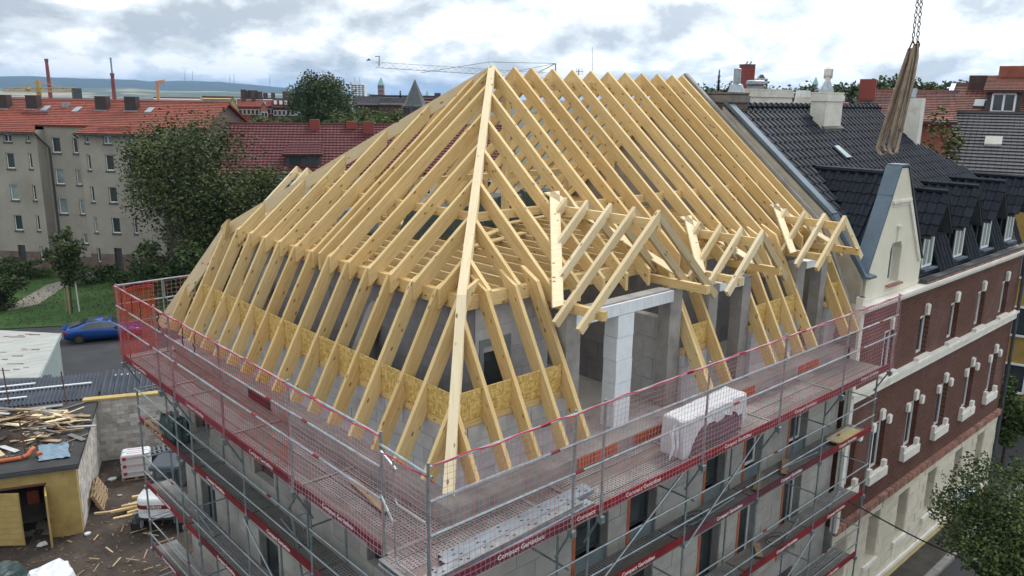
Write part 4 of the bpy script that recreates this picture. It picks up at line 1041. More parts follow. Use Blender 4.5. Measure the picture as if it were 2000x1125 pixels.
for (a, b_) in zip(cop[:-1], cop[1:]):
    d = V((b_[0]-a[0], 0, b_[1]-a[1])).normalized(); n_ = V((-d.z, 0, d.x))*.06
    MB().poly([V((a[0], FY-.05, a[1])), V((b_[0], FY-.05, b_[1])), V((b_[0], FY+.40, b_[1])), V((a[0], FY+.40, a[1]))], n_).build('metal_coping', 'zinc', bh)
for (a, b_) in zip([(17.22, 4.5), (17.8, 3.65)], [(17.8, 3.65), (19.2, 1.5)]):
    d = V((b_[0]-a[0], 0, b_[1]-a[1])).normalized(); n_ = V((-d.z, 0, d.x))*.05
    MB().poly([V((a[0], FY-.04, a[1])), V((b_[0], FY-.04, b_[1])), V((b_[0], FY+.4, b_[1])), V((a[0], FY+.4, a[1]))], n_).build('metal_coping', 'gutter', bh)
# verge along the party wall, two runs
for p0, p1 in ((V((15.17, .2, 1.42)), V((15.17, 1.35, 3.08))), (V((15.17, 1.35, 3.08)), V((15.17, 5.25, 6.26)))):
    d = (p1-p0).normalized(); n_ = V((0, -d.z, d.y))*.10; wv_ = V((.21, 0, 0))
    MB().poly([p0-wv_*.5, p0+wv_, p1+wv_, p1-wv_*.5], n_).build('metal_verge', 'zinc', bh)
MB().poly([V((15.05, .0, 1.42)), V((15.5, .0, 1.42)), V((15.5, .75, 1.55)), V((15.05, .75, 1.42))], (0, 0, .06)).build('metal_valley', 'zinc', bh)
# gable roof tiles (left slope faces the camera)
k = 1.33; sl_ = V((-1, 0, -k)).normalized()
gr = MB(); gr.poly([V((GX, gy1, 4.17)), V((GX, 3.0, 4.17)), V((15.7, .95, 2.24)), V((15.7, gy1, 2.24))], (0, 0, -.05)); gr.poly([V((GX, gy1, 4.17)), V((GX, 3.0, 4.17)), V((18.6, .95, 2.24)), V((18.6, gy1, 2.24))], (0, 0, -.05)); gr.build('gable_roof_underlay', 'slate_stuff', bh)
o = V((GX, 3.2, 4.22))+sl_*(.37*8)
tile_field(bh, o, (0, -1, 0), -sl_, 10, 8, lambda p: p.y > .83 and p.z > zn(p.y)-.06 and p.z > 2.93+(p.y-1.3)*1.4 if p.y < 1.3 else (p.y < 3.1 and p.z > zn(p.y)-.12))
for k_ in range(7):
    y = .85+k_*.34; MB().tube([(GX, y, 4.24), (GX, y+.36, 4.25)], [.11, .095], 8).build('ridge_tile', 'slate_tile', bh)
# small dormers
for idx, ax in enumerate((20.45, 23.25, 26.0, 28.7)):
    zr = 3.50; fy = .12; kk = 1.42; hw = .92; ze = zr-hw*kk
    yb = 1.3+(zr-2.93)/S2
    un = MB()
    for s in (-1, 1):
        un.poly([V((ax, fy, zr-.06)), V((ax, yb, zr-.06)), V((ax+s*hw, 1.0, ze-.06)), V((ax+s*hw, fy, ze-.06))], (0, 0, -.06))
    un.poly([V((ax-.6, .62, .75)), V((ax+.6, .62, .75)), V((ax+.6, .62, zr-1.0)), V((ax, .62, zr-.15)), V((ax-.6, .62, zr-1.0))], (0, .05, 0))
    dm = un.build('dormer', 'frame_dark' if False else 'gutter', bh)
    f_ = MB(); wall_x(f_, ax-.42, ax+.42, .48, .56, 1.02, 2.15, [(ax-.35, ax-.03, 1.09, 2.08), (ax+.03, ax+.35, 1.09, 2.08)]); f_.build('window_frame', 'frame_white', dm)
    MB().box(ax-.36, ax+.36, .51, .525, 1.08, 2.09).build('pane', 'glass_pale', dm)
    MB().box(ax-.55, ax+.55, .30, .62, .93, 1.0).build('sill', 'zinc', dm)
    for s in (-1, 1): MB().box(*sorted((ax+s*.44, ax+s*.52)), .5, 1.2, .8, 2.3).build('cheek', 'slate_tile', dm)
    sv = V((-1, 0, -kk)).normalized(); o = V((ax, yb+.1, zr))+sv*(.40*4)
    tile_field(bh, o, (0, -1, 0), -sv, int((yb+.1-fy)/.3)+1, 4, lambda p: p.y > fy-.05 and (p.z > zn(p.y)-.1 if p.y > 1.3 else True), tw=.30, tg=.40)
    sv2 = V((1, 0, -kk)).normalized(); o = V((ax, fy, zr))+sv2*(.40*4)
    tile_field(bh, o, (0, 1, 0), -sv2, int((yb-fy)/.3), 4, lambda p: (p.z > zn(p.y)-.1 if p.y > 1.3 else True), tw=.30, tg=.40, single=lambda i, j: False)
    for k_ in range(int((yb-fy)/.34)+1):
        y = fy+k_*.34; MB().tube([(ax, y, zr+.03), (ax, y+.36, zr+.04)], [.10, .085], 7).build('ridge_tile', 'slate_tile', bh)
# steep tiled aprons between the dormers
for a, b_ in ((21.05, 22.55), (23.85, 25.3), (26.6, 28.0), (29.25, 29.95), (19.25, 19.75)):
    sv = V((0, .85, 2.1)).normalized(); tile_field(bh, (a, .28, .82), (1, 0, 0), sv, int((b_-a)/.29), 5, lambda p: True, tw=.29, tg=.40)
# main slope
sv = V((0, 1, S2)).normalized(); nrow = int(math.hypot(3.9, 3.17)/TG)
cov = lambda p: not gable_cover(p) and not any(p.y < 1.3+(3.5-2.93)/S2+.05 and p.z < 3.5-1.42*abs(p.x-a) for a in (20.45, 23.25, 26.0, 28.7)) and not (19.98 < p.x < 21.3 and 4.28 < p.y < 4.86) and not (26.2 < p.x < 26.56 and 3.5 < p.y < 4.3)
tile_field(bh, (15.45, 1.32, zn(1.32)-.05), (1, 0, 0), sv, 50, nrow+1, lambda p: p.x < rxe(p.y)-.05 and p.y < 5.22 and cov(p), single=lambda i, j: 4 <= j and i < 26)
tile_field(bh, (15.45, .42, .78), (1, 0, 0), (0, .9, 2.12), 13, 6, lambda p: p.z > 4.2-1.33*abs(p.x-GX) and p.x < 15.9, single=lambda i, j: False)
for k_ in range(32):
    x = 15.5+k_*.34; MB().tube([(x, 5.2, 6.14), (x+.37, 5.2, 6.11)], [.12, .10], 8).build('ridge_tile', 'slate_tile', bh)
MB().poly([V((19.33, 3.55, zn(3.55)+.06)), V((19.66, 3.55, zn(3.55)+.06)), V((19.76, 3.10, zn(3.10)+.06)), V((19.40, 3.10, zn(3.10)+.06))], V((0, -S2, 1))*.04).build('roof_hatch', 'zinc_pale', bh)
# chimneys
def chimney(name, x0, x1, y0, y1, zb, zt, mat, cap=True):
    c = MB().box(x0, x1, y0, y1, zb, zt).build(name, mat, bh)
    if cap: MB().box(x0-.04, x1+.04, y0-.04, y1+.04, zt-.26, zt-.05).box(x0-.02, x1+.02, y0-.02, y1+.02, zt, zt+.05).build('cap', 'white_brick' if mat == 'white_brick' else 'concrete_dark', c)
    return c
c1 = chimney('chimney', 20.0, 21.25, 4.3, 4.86, 5.2, 6.58, 'white_brick')
MB().poly([V((19.9, 4.2, zn(4.2)+.05)), V((21.35, 4.2, zn(4.2)+.05)), V((21.35, 4.32, zn(4.32)+.05)), V((19.9, 4.32, zn(4.32)+.05))], (0, 0, .05)).build('flashing', 'gutter', c1)
MB().lathe((20.55, 4.6, 6.6), [(.26, 0), (.24, .1), (.12, .38), (.10, .40)], 8).build('cowl_base', 'galv', c1)
MB().tube([(20.55, 4.6, 6.95), (20.55, 4.6, 7.2)], .10, 8).lathe((20.55, 4.6, 7.12), [(.05, 0), (.14, .08), (.15, .3), (.08, .36)], 8).build('cowl', 'white_trim', c1)
MB().box(20.52, 20.58, 4.45, 4.75, 7.1, 7.42).build('cowl_vane', 'galv', c1)
chimney('chimney', 26.2, 26.56, 3.5, 4.3, 4.5, 6.5, 'white_brick', False)
MB().tube([(26.3, 3.9, 6.5), (26.45, 3.9, 6.85)], .09, 7).build('flue_pipe', 'zinc_pale', bh)
chimney('chimney', 15.12, 16.2, 5.02, 6.2, 4.4, 6.5, 'brick_end')
c3 = chimney('chimney', 16.7, 17.6, 6.4, 6.9, 4.0, 6.55, 'white_brick', False)
MB().lathe((16.2, 5.5, 6.55), [(.28, 0), (.2, .25), (.12, .28), (.12, .75), (.1, .76)], 8).build('cowl', 'galv', c3)
chimney('chimney', 21.3, 24.4, 8.0, 8.6, 3.5, 6.72, 'white_brick')
chimney('chimney', 24.9, 26.6, 7.5, 8.1, 3.5, 6.45, 'white_brick')
for pts in ([(23.9, 5.9), (25.0, 5.0), (25.0, 6.75), (24.6, 6.75)], [(26.4, 5.5), (28.2, 5.5), (27.6, 6.8), (26.7, 6.8)]):
    MB().poly([V((x, 8.9, z)) for x, z in pts], (0, .2, 0)).build('parapet', 'stucco_white', bh)
# party wall gable between the two houses
pw = [(.12, -.6), (.12, .05), (1.45, 2.86), (6.6, 7.14), (11.75, 2.86), (13, -.6)]
MB().poly([V((14.86, y, z)) for y, z in pw], (.16, 0, 0)).build('party_wall', 'concrete', bh)
MB().poly([V((15.03, .22, -.5)), V((15.03, .22, 1.4)), V((15.03, 1.35, 3.0)), V((15.03, 5.2, 6.1)), V((15.03, 5.2, -.5))], (.14, 0, 0)).build('party_wall', 'party_plaster', bh)

# ================================================================== OTHER BUILDINGS
def roof_plane(name, e0, e1, r1, r0, mat, parent, tw=.3, tg=.36, th=.12):
    """tiled roof slab: eave e0-e1, ridge r0-r1; uv in tiles and courses"""
    e0, e1, r1, r0 = map(V, (e0, e1, r1, r0)); n = (e1-e0).cross(r0-e0).normalized()*th
    if n.z < 0: n = -n
    off = W(parent); top = [e0, e1, r1, r0]
    mb = MB().box8([p-n-off for p in top], [p-n*.3-off for p in top]); nc = max(2, int((r0-e0).length/tg)); nu_ = n.normalized()
    for i in range(nc):
        f, g = i/nc, (i+1)/nc; q = [e0.lerp(r0, f), e1.lerp(r1, f), e1.lerp(r1, g), e0.lerp(r0, g)]; k_ = tg*.17
        mb.add([q[0]-nu_*.03-off, q[1]-nu_*.03-off, q[1]+nu_*k_-off, q[0]+nu_*k_-off, q[2]+nu_*.005-off, q[3]+nu_*.005-off], [(0, 1, 2, 3), (3, 2, 4, 5)])
    me = bpy.data.meshes.new(name); me.from_pydata(mb.v, [], mb.f); me.materials.append(MT[mat])
    u = (e1-e0).normalized(); v_ = (r0-e0)-u*((r0-e0).dot(u)); v_.normalize(); uvl = me.uv_layers.new(name='uv')
    for lp in me.loops:
        p = me.vertices[lp.vertex_index].co+off-e0; uvl.data[lp.index].uv = (p.dot(u)/tw, p.dot(v_)/tg)
    return link(name, me, parent)
# ---- grey apartment block on the left
u_ = V((.675, -.738, 0)).normalized(); n_o = V((-u_.y*-1*-1, u_.x*-1, 0)); n_o = V((-.738, -.675, 0)).normalized(); F0 = V((6.88, 77.5, 0))
apt = thing('apartment_block', (F0.x, F0.y, -10.3), 'long grey rendered apartment block with orange tiled roof beyond the lawn', 'apartment block')
FM = Matrix(((u_.x, -n_o.x, 0, F0.x), (u_.y, -n_o.y, 0, F0.y), (0, 0, 1, 0), (0, 0, 0, 1)))     # local: s along facade, d inward, z
def fbox(s0, s1, d0, d1, z0, z1, mb=None): return (mb or MB()).box(s0, s1, d0, d1, z0, z1, mt=FM)
def fwall(s0, s1, d, z0, z1, ops, mat, name='wall'):
    t = MB(); wall_x(t, s0, s1, d, d+.35, z0, z1, ops); o = MB(); o.add([FM @ p for p in t.v], t.f); return o.build(name, mat, apt)
def awin(s0, s1, z0, z1, d, mat='glass', two=False):
    fr = MB(); ops = [(s0+.07, s1-.07, z0+.09, z1-.07)] if not two else [(s0+.06, (s0+s1)/2-.04, z0+.06, z1-.06), ((s0+s1)/2+.04, s1-.06, z0+.06, z1-.06)]
    t = MB(); wall_x(t, s0, s1, d+.12, d+.2, z0, z1, ops); fr.add([FM @ p for p in t.v], t.f); f_ = fr.build('window', 'frame_white', apt)
    fbox(s0+.05, s1-.05, d+.15, d+.165, z0+.05, z1-.05).build('pane', mat, f_)
    fbox(s0-.06, s1+.06, d-.07, d+.1, z0-.16, z0-.005).build('sill', 'sill_dark', f_)
floors = [(-.58, .85), (-3.48, -2.05), (-6.3, -4.85), (-9.1, -7.72)]
def block_front(s0, s1, big, small, door=None):
    ops = []; wl = []
    for z0, z1 in floors:
        for s in big:
            if door and abs(s-door) < .3 and z0 < -8: continue
            wl.append((s, s+.78, z0, z1, 0))
        for s in small: wl.append((s, s+.33, z0+.02, z1, 1))
    for s in big: wl.append((s, s+.78, 1.82, 2.5, 2))
    for s in small: wl.append((s, s+.33, 1.86, 2.45, 1))
    ops = [w_[:4] for w_ in wl]
    if door: ops.append((door, door+.75, -10.3, -7.7))
    fwall(s0, s1, 0, -8.28, 2.85, ops, 'render_grey'); fwall(s0, s1, -.02, -10.4, -8.281, [o for o in ops], 'stone_dark', 'base_course')
    for w_ in wl: awin(*w_[:4], 0, 'glass_pale' if R.random() < .25 else 'glass', w_[4] == 2)
    if door: fbox(door, door+.75, .15, .2, -10.3, -7.7).build('door', 'frame_dark', apt)
def recess(s0, s1, wins):
    ops = [w_ for w_ in wins]; fwall(s0, s1, 1.2, -8.9, 3.4, ops, 'render_grey'); fwall(s0, s1, 1.19, -10.4, -8.901, [], 'stone_dark', 'base_course')
    for w_ in wins: awin(*w_, 1.2, 'glass_pale' if R.random() < .3 else 'glass')
    fbox(s0-.35, s0, .3, 1.5, -10.4, 2.9).build('wall', 'render_grey', apt); fbox(s1, s1+.35, .3, 1.5, -10.4, 2.9).build('wall', 'render_grey', apt)
rec = lambda s: [(s+a, s+b_, z0, z1) for a, b_ in ((.6, 1.43), (2.62, 3.08)) for z0, z1 in ((.83, 2.25), (-2.06, -.63), (-4.82, -3.36), (-7.62, -6.6))]
block_front(-2.6, 5.17, [2.03, -.9], [4.2, -.05+.0], 2.03); recess(5.17, 9.22, rec(5.17)); block_front(9.22, 16.62, [11.54], [9.82, 13.64], 11.5)
recess(16.62, 20.5, rec(16.62-3.0+.1)[0:0]+[(17.3, 18.1, z0, z1) for z0, z1 in ((.83, 2.25), (-2.06, -.63), (-4.82, -3.36))]); block_front(-13, -6.6, [-10.8], [-8.5]); recess(-6.6, -2.6, rec(-6.6))
fbox(-13, 20.5, 11.6, 12, -10.4, 2.9).build('wall', 'render_grey', apt)
for s in (-13, 20.2):
    MB().poly([FM @ V((s, d, z)) for d, z in ((.36, -10.4), (11.59, -10.4), (11.59, 2.8), (6.0, 5.3), (.36, 2.8))], u_*.3).build('gable_wall', 'brick_end', apt)
Fp = lambda s, d, z: FM @ V((s, d, z))
zr_ = lambda d: 2.72+(d+.45)*.43
for s0, s1, d in ((-13.3, -6.45, -.45), (-2.75, 5.35, -.45), (9.05, 16.8, -.45)):
    roof_plane('roof', Fp(s0, d, zr_(d)), Fp(s1, d, zr_(d)), Fp(s1-.9 if s1 < 16 or True else s1, 1.1, zr_(1.1)), Fp(s0+.9, 1.1, zr_(1.1)), 'roof_orange', apt)
    fbox(s0, s1, -.56, -.44, 2.56, 2.68).build('gutter', 'gutter', apt)
roof_plane('roof', Fp(-13.3, .95, zr_(.95)+.004), Fp(20.8, .95, zr_(.95)+.004), Fp(20.8, 6, zr_(6)), Fp(-13.3, 6, zr_(6)), 'roof_orange', apt)
roof_plane('roof', Fp(20.8, 12.4, zr_(-.4)), Fp(-13.3, 12.4, zr_(-.4)), Fp(-13.3, 6, zr_(6)), Fp(20.8, 6, zr_(6)), 'roof_orange', apt)
MB().tube([Fp(-13.3, 6, zr_(6)+.03), Fp(20.8, 6, zr_(6)+.03)], .12, 7).build('ridge_cap', 'roof_orange', apt)
for s in (-6.0, -3.4, -1.3, 1.7, 8.6, 11.5):
    c = fbox(s, s+1.1, 4.0, 4.75, 3.9, 5.95).build('chimney', 'brick_chimney' if False else 'brown_plastic', apt)
    fbox(s-.08, s+1.18, 3.85, 5.0, zr_(3.85)-.1, zr_(3.85)+.12).build('flashing', 'zinc_pale', c)
for s, d in ((3.3, 3.6), (6.5, 3.5), (13.6, 3.6)):
    MB().poly([Fp(s, d, zr_(d)+.04), Fp(s+.6, d, zr_(d)+.04), Fp(s+.6, d+.9, zr_(d+.9)+.04), Fp(s, d+.9, zr_(d+.9)+.04)], (0, 0, .1)).build('roof_window', 'zinc_pale', apt)
fbox(5.0, 5.6, 4.4, 4.9, 4.4, 5.3).build('vent_box', 'zinc_pale', apt)
MB().tube([Fp(5.35, -.3, 2.6), Fp(5.3, .2, 2.2), Fp(5.55, 1.1, 1.3), Fp(5.55, 1.1, -8.5)], .09, 7).build('downpipe', 'gutter', apt)
MB().tube([Fp(9.0, -.35, 2.6), Fp(9.1, .9, 1.9), Fp(9.1, 1.1, -8.5)], .08, 7).build('downpipe', 'gutter', apt)
for k, (s0, s1) in enumerate(((-.9, 1.5), (11, 14.2), (1.9, 4.6))):
    g_ = MB()
    for z in (.12, .26): g_.tube([Fp(s0, .2 if k < 2 else 2.9, zr_(.2 if k < 2 else 2.9)+z), Fp(s1, .2 if k < 2 else 2.9, zr_(.2 if k < 2 else 2.9)+z)], .025, 5)
    g_.build('snow_guard', 'gutter', apt, kind='stuff')

# ---- generic houses seen at a distance
def fhouse(name, pxa, pxb, y_r, y_e, dist, depth, wall, roof_, label, rows=0, cols=0, tw=.35, tg=.36, turn=0, chim=(), zbase=-10.3, gable=False, wh=1.2, ww=.8, cat='house', first=0.9, storey=2.9, win_mat='glass', dormers=0):
    a, b_ = at(pxa, y_e, dist), at(pxb, y_e, dist); wd = (b_-a).length; mid = (a+b_)/2; ze = mid.z
    r_ = Matrix.Rotation(turn, 3, 'Z') @ V(((b_-a).x, (b_-a).y, 0)).normalized(); f_ = V((-r_.y, r_.x, 0))     # f_ points away
    if (mid-CAM).dot(f_) < 0: f_ = -f_
    o = V((mid.x, mid.y, zbase)); t = thing(name, o, label, cat)
    zr_ = at((pxa+pxb)/2, y_r, dist+depth/2).z
    def P(s, d, z): return V((mid.x, mid.y, 0))+r_*s+f_*d+V((0, 0, z))
    h = wd/2
    if gable:
        MB().poly([P(-h, 0, zbase), P(h, 0, zbase), P(h, 0, ze), P(0, 0, zr_), P(-h, 0, ze)], f_*depth).build('wall', wall, t)
        roof_plane('roof', P(-h-.2, -.2, ze-.1), P(-h-.2, depth, ze-.1), P(0, depth, zr_+.08), P(0, -.2, zr_+.08), roof_, t, tw, tg); roof_plane('roof', P(h+.2, depth, ze-.1), P(h+.2, -.2, ze-.1), P(0, -.2, zr_+.08), P(0, depth, zr_+.08), roof_, t, tw, tg)
    else:
        MB().poly([P(-h, .02, zbase), P(-h, depth, zbase), P(-h, depth, ze), P(-h, depth/2, zr_-.12), P(-h, .02, ze)], r_*wd).build('wall', wall, t)
        roof_plane('roof', P(-h-.2, -.4, ze-.15), P(h+.2, -.4, ze-.15), P(h+.2, depth/2, zr_), P(-h-.2, depth/2, zr_), roof_, t, tw, tg)
        roof_plane('roof', P(h+.2, depth+.4, ze-.15), P(-h-.2, depth+.4, ze-.15), P(-h-.2, depth/2, zr_), P(h+.2, depth/2, zr_), roof_, t, tw, tg)
        MB().tube([P(-h-.2, depth/2, zr_+.02), P(h+.2, depth/2, zr_+.02)], .13, 6).build('ridge_cap', roof_, t)
    for i in range(rows):
        for j in range(cols):
            s = -h+wd*(j+.5)/cols; z = ze-first-wh-i*storey
            w_ = MB(); q = [P(s-ww/2, -.05, z), P(s+ww/2, -.05, z), P(s+ww/2, -.05, z+wh), P(s-ww/2, -.05, z+wh)]
            for k in range(4): w_.beam(q[k], q[(k+1) % 4], .1, .1, f_)
            w_ = w_.build('window', 'frame_white', t); MB().poly([P(s-ww/2, -.02, z), P(s+ww/2, -.02, z), P(s+ww/2, -.02, z+wh), P(s-ww/2, -.02, z+wh)], f_*.05).build('pane', win_mat, w_)
    for j in range(dormers):
        s = -h+wd*(j+.5)/dormers; d0 = depth*.12; z0 = ze+(zr_-ze)*.2
        dm = MB().poly([P(s-.6, d0, z0), P(s+.6, d0, z0), P(s+.6, d0, z0+1.5), P(s-.6, d0, z0+1.5)], f_*2.2).build('dormer', roof_, t)
        MB().poly([P(s-.4, d0-.04, z0+.3), P(s+.4, d0-.04, z0+.3), P(s+.4, d0-.04, z0+1.3), P(s-.4, d0-.04, z0+1.3)], f_*.06).build('window', 'frame_white', dm)
    for s, d, w_, hh, mt_ in chim:
        zz = zr_-abs(d-depth/2)/(depth/2)*(zr_-ze)
        MB().poly([P(s*h-w_/2, d, zz-.5), P(s*h+w_/2, d, zz-.5), P(s*h+w_/2, d+w_*.8, zz-.5), P(s*h-w_/2, d+w_*.8, zz-.5)], (0, 0, hh+.5)).build('chimney', mt_, t)
    t['_'] = 0; del t['_']
    return t, P, h, ze, zr_
t, P, h, ze, zr_ = fhouse('house', 432, 1010, 243, 335, 76, 12, 'stucco_white', 'roof_maroon', 'long house with dark red tiled roof behind the big tree', 3, 14, chim=((-.41, 5.2, .9, 1.0, 'chimney_red'), (-.15, 5.3, 1.0, .8, 'chimney_red'), (-.03, 4.6, 1.0, 1.3, 'chimney_red')), tg=.42, tw=.34)
s = -h+(585-432)/578*2*h; dm = MB().poly([P(s-1.5, .6, ze+.2), P(s+1.5, .6, ze+.2), P(s+1.5, .6, ze+1.6), P(s-1.5, .6, ze+1.6)], (P(0, 3, 0)-P(0, 0, 0))).build('dormer', 'gutter', t)
roof_plane('roof', P(s-1.8, .2, ze+1.5), P(s+1.8, .2, ze+1.5), P(s+1.4, 3.6, ze+2.5), P(s-1.4, 3.6, ze+2.5), 'roof_maroon', t, .34, .42)
for q in (-.7, .7): MB().poly([P(s+q-.5, .56, ze+.35), P(s+q+.5, .56, ze+.35), P(s+q+.5, .56, ze+1.4), P(s+q-.5, .56, ze+1.4)], (P(0, .08, 0)-P(0, 0, 0))).build('window', 'glass', dm)
fhouse('house', 400, 448, 197, 217, 225, 11, 'stucco_white', 'roof_dark', 'white house with a dark slate roof left of the yellow gabled house, far left city', 2, 5, dormers=4, tg=.5)
fhouse('house', 447, 465, 188, 213, 215, 9, 'stucco_yellow', 'roof_dark', 'narrow yellow house with a pointed gable in the far left city', 2, 3, gable=True)
fhouse('house', 465, 513, 195, 207, 222, 11, 'brick_red', 'roof_orange', 'red brick house with bright orange roof right of the yellow gable', 2, 6, chim=((-.5, 4, 1, 1.2, 'brick_dark'), (.3, 4, 1, 1.2, 'brick_dark')))
fhouse('house', 509, 522, 200, 212, 214, 9, 'brick_pale', 'roof_orange', 'narrow pinkish brick house with stepped front in the far city row', 2, 2, gable=True)
fhouse('house', 521, 536, 196, 206, 222, 10, 'brick_red', 'roof_orange', 'small brick house with orange roof between two taller red ones', 2, 2)
fhouse('house', 533, 575, 196, 209, 220, 11, 'brick_dark', 'roof_maroon', 'dark red house with four white dormer windows beside the round tree', 1, 5, dormers=4)
fhouse('house', 470, 572, 192, 195, 300, 20, 'stucco_white', 'roof_dark', 'long low dark roofed building above the far city row', 0, 0, chim=((-.9, 9, 2, 3, 'brick_dark'), (-.75, 9, 2, 2.6, 'brick_dark'), (-.55, 9, 3.4, 2.8, 'brick_dark'), (-.3, 9, 2.4, 2.4, 'brick_dark'), (-.05, 9, 1.6, 2, 'brick_dark'), (.25, 9, 1.4, 2, 'brick_dark'), (.8, 9, 3, 2.6, 'brick_dark')))
fhouse('house', 395, 452, 188, 193, 520, 25, 'stucco_yellow', 'roof_mottled', 'low tan roofed block far away above the white house', 1, 8)
fhouse('house', 300, 392, 190, 194, 560, 30, 'stucco_white', 'roof_orange', 'far pale building showing over the orange roof ridge', 1, 12)
fhouse('house', 452, 470, 189, 192, 420, 15, 'stucco_white', 'roof_grey', 'tiny white building beyond the yellow gable', 1, 4)
fhouse('house', 690, 745, 189, 204, 190, 14, 'brick_dark', 'roof_dark', 'dark roofed house below the church tower', 0, 0)
fhouse('house', 742, 796, 192, 204, 180, 14, 'brick_dark', 'roof_dark', 'dark roofed house left of the pointed turret', 0, 0)
fhouse('house', 720, 900, 187, 192, 330, 24, 'brick_dark', 'roof_grey', 'long grey roof on the skyline behind the turret', 0, 0)
fhouse('house', 826, 870, 193, 199, 260, 14, 'brick_red', 'roof_maroon', 'red roofed house right of the pointed turret', 1, 4, chim=((.3, 6, 2, 2, 'brick_dark'),))
# pointed turret
p = at(811, 206, 88); tz = p.z; tp = at(811, 155, 88).z
tr = thing('turret', (p.x, p.y, -10.3), 'grey pointed turret roof on dark posts above the olive trees', 'turret')
MB().lathe((p.x, p.y, tz), [(1.32, 0), (1.22, .1), (.62, (tp-tz)*.52), (.02, tp-tz)], 8).build('spire_roof', 'turret_slate', tr)
MB().lathe((p.x, p.y, tz-.28), [(1.5, 0), (1.5, .22), (1.3, .27)], 8).build('eaves', 'gutter', tr)
for k in range(8): a = k*math.pi/4; MB().tube([(p.x+1.2*math.cos(a), p.y+1.2*math.sin(a), tz-3), (p.x+1.2*math.cos(a), p.y+1.2*math.sin(a), tz-.28)], .1, 6).build('post', 'gutter', tr)
MB().box(p.x-2.4, p.x+2.4, p.y-2.4, p.y+2.4, -10.3, tz-3).build('tower_body', 'brick_pale', tr)
# high rise, church tower, spires
def tower(name, px, w_px, y_t, dist, mat, label, cat, cap=None, cap_px=0, cols=0, rows=0, y0=193):
    b_ = at(px, y0, dist); top = at(px, y_t, dist).z; w_ = w_px*dist/FPX; r_ = V((_r.x, _r.y, 0)).normalized(); f_ = V((-r_.y, r_.x, 0))
    if (b_-CAM).dot(f_) < 0: f_ = -f_
    t = thing(name, (b_.x, b_.y, -10.3), label, cat); c = V((b_.x, b_.y, 0)); q = lambda s, d, z: c+r_*s+f_*d+V((0, 0, z))
    MB().poly([q(-w_/2, 0, -10.3), q(w_/2, 0, -10.3), q(w_/2, w_, -10.3), q(-w_/2, w_, -10.3)], (0, 0, top+10.3)).build('wall', mat, t)
    if cap:
        ap = q(0, w_/2, top+cap_px*dist/FPX); e = [q(-w_/2-.3, -.3, top), q(w_/2+.3, -.3, top), q(w_/2+.3, w_+.3, top), q(-w_/2-.3, w_+.3, top)]
        MB().add(e+[ap], [(0, 1, 4), (1, 2, 4), (2, 3, 4), (3, 0, 4), (3, 2, 1, 0)]).build('spire', cap, t)
    for i in range(rows):
        for j in range(cols):
            hh = (top-2)/rows; s = -w_/2+w_*(j+.5)/cols; z = top-hh*(i+.8)
            MB().poly([q(s-w_/cols*.3, -.15, z), q(s+w_/cols*.3, -.15, z), q(s+w_/cols*.3, -.15, z+hh*.55), q(s-w_/cols*.3, -.15, z+hh*.55)], f_*.2).build('window', 'glass', t)
    return t, q, w_, top
t, q, w_, top = tower('high_rise', 699, 26, 165, 900, 'tower_white', 'white high rise block beside the round tree', 'high rise', cols=4, rows=8)
MB().poly([q(-6, 3, top), q(4, 3, top), q(4, 10, top), q(-6, 10, top)], (0, 0, 2.2)).build('roof_house', 'tower_white', t)
for s in (-4, 1): MB().tube([q(s, 6, top+2), q(s, 6, top+8)], .25, 5).build('antenna', 'galv', t)
tower('church_tower', 744, 11, 166, 800, 'brick_pale', 'slim brick church tower with green copper spire on the skyline', 'church tower', 'copper', 15, 3, 4)
tower('church_spire', 834, 5, 188, 420, 'stucco_white', 'small pale spire right of the turret', 'spire', 'copper', 12)
t, q, w_, top = tower('high_rise', 1485, 22, 153, 700, 'tower_white', 'white high rise behind the red chimney tower on the right', 'high rise', cols=3, rows=8)
MB().poly([q(-3, 1, top), q(3, 1, top), q(1, 1, top+3), q(-1, 1, top+3)], (q(0, 5, 0)-q(0, 0, 0))).build('roof_house', 'glass', t)
tower('church_spire', 1591, 7, 165, 520, 'stucco_white', 'pale green spire over the trees left of the white chimney', 'spire', 'copper', 14)
# factory chimneys
def stack(px, y_t, y_b, dist, w0, w1, label, flue=None):
    b_ = at(px+2, y_b, dist); tpz = at(px, y_t, dist).z
    t = thing('factory_chimney', (b_.x, b_.y, -10.3), label, 'factory chimney')
    MB().lathe((b_.x, b_.y, -10.3), [(w0*1.1, 0), (w1, tpz+10.3-1.2), (w1*1.22, tpz+10.3-1.1), (w1*1.22, tpz+10.3)], 12).build('shaft', 'chimney_red', t, smooth=False)
    if flue: MB().lathe((b_.x, b_.y, tpz), [(w1*.5, 0), (w1*.5, flue)], 10).lathe((b_.x, b_.y, tpz+flue-.5), [(w1*.8, 0), (w1*.8, .3)], 10).build('steel_flue', 'zinc_pale', t)
stack(97, 115, 190, 430, 1.0, .68, 'tall leaning brick factory chimney, left of the pair')
stack(222, 143, 195, 430, 1.05, .8, 'brick factory chimney with a steel flue on top, right of the pair', 7)
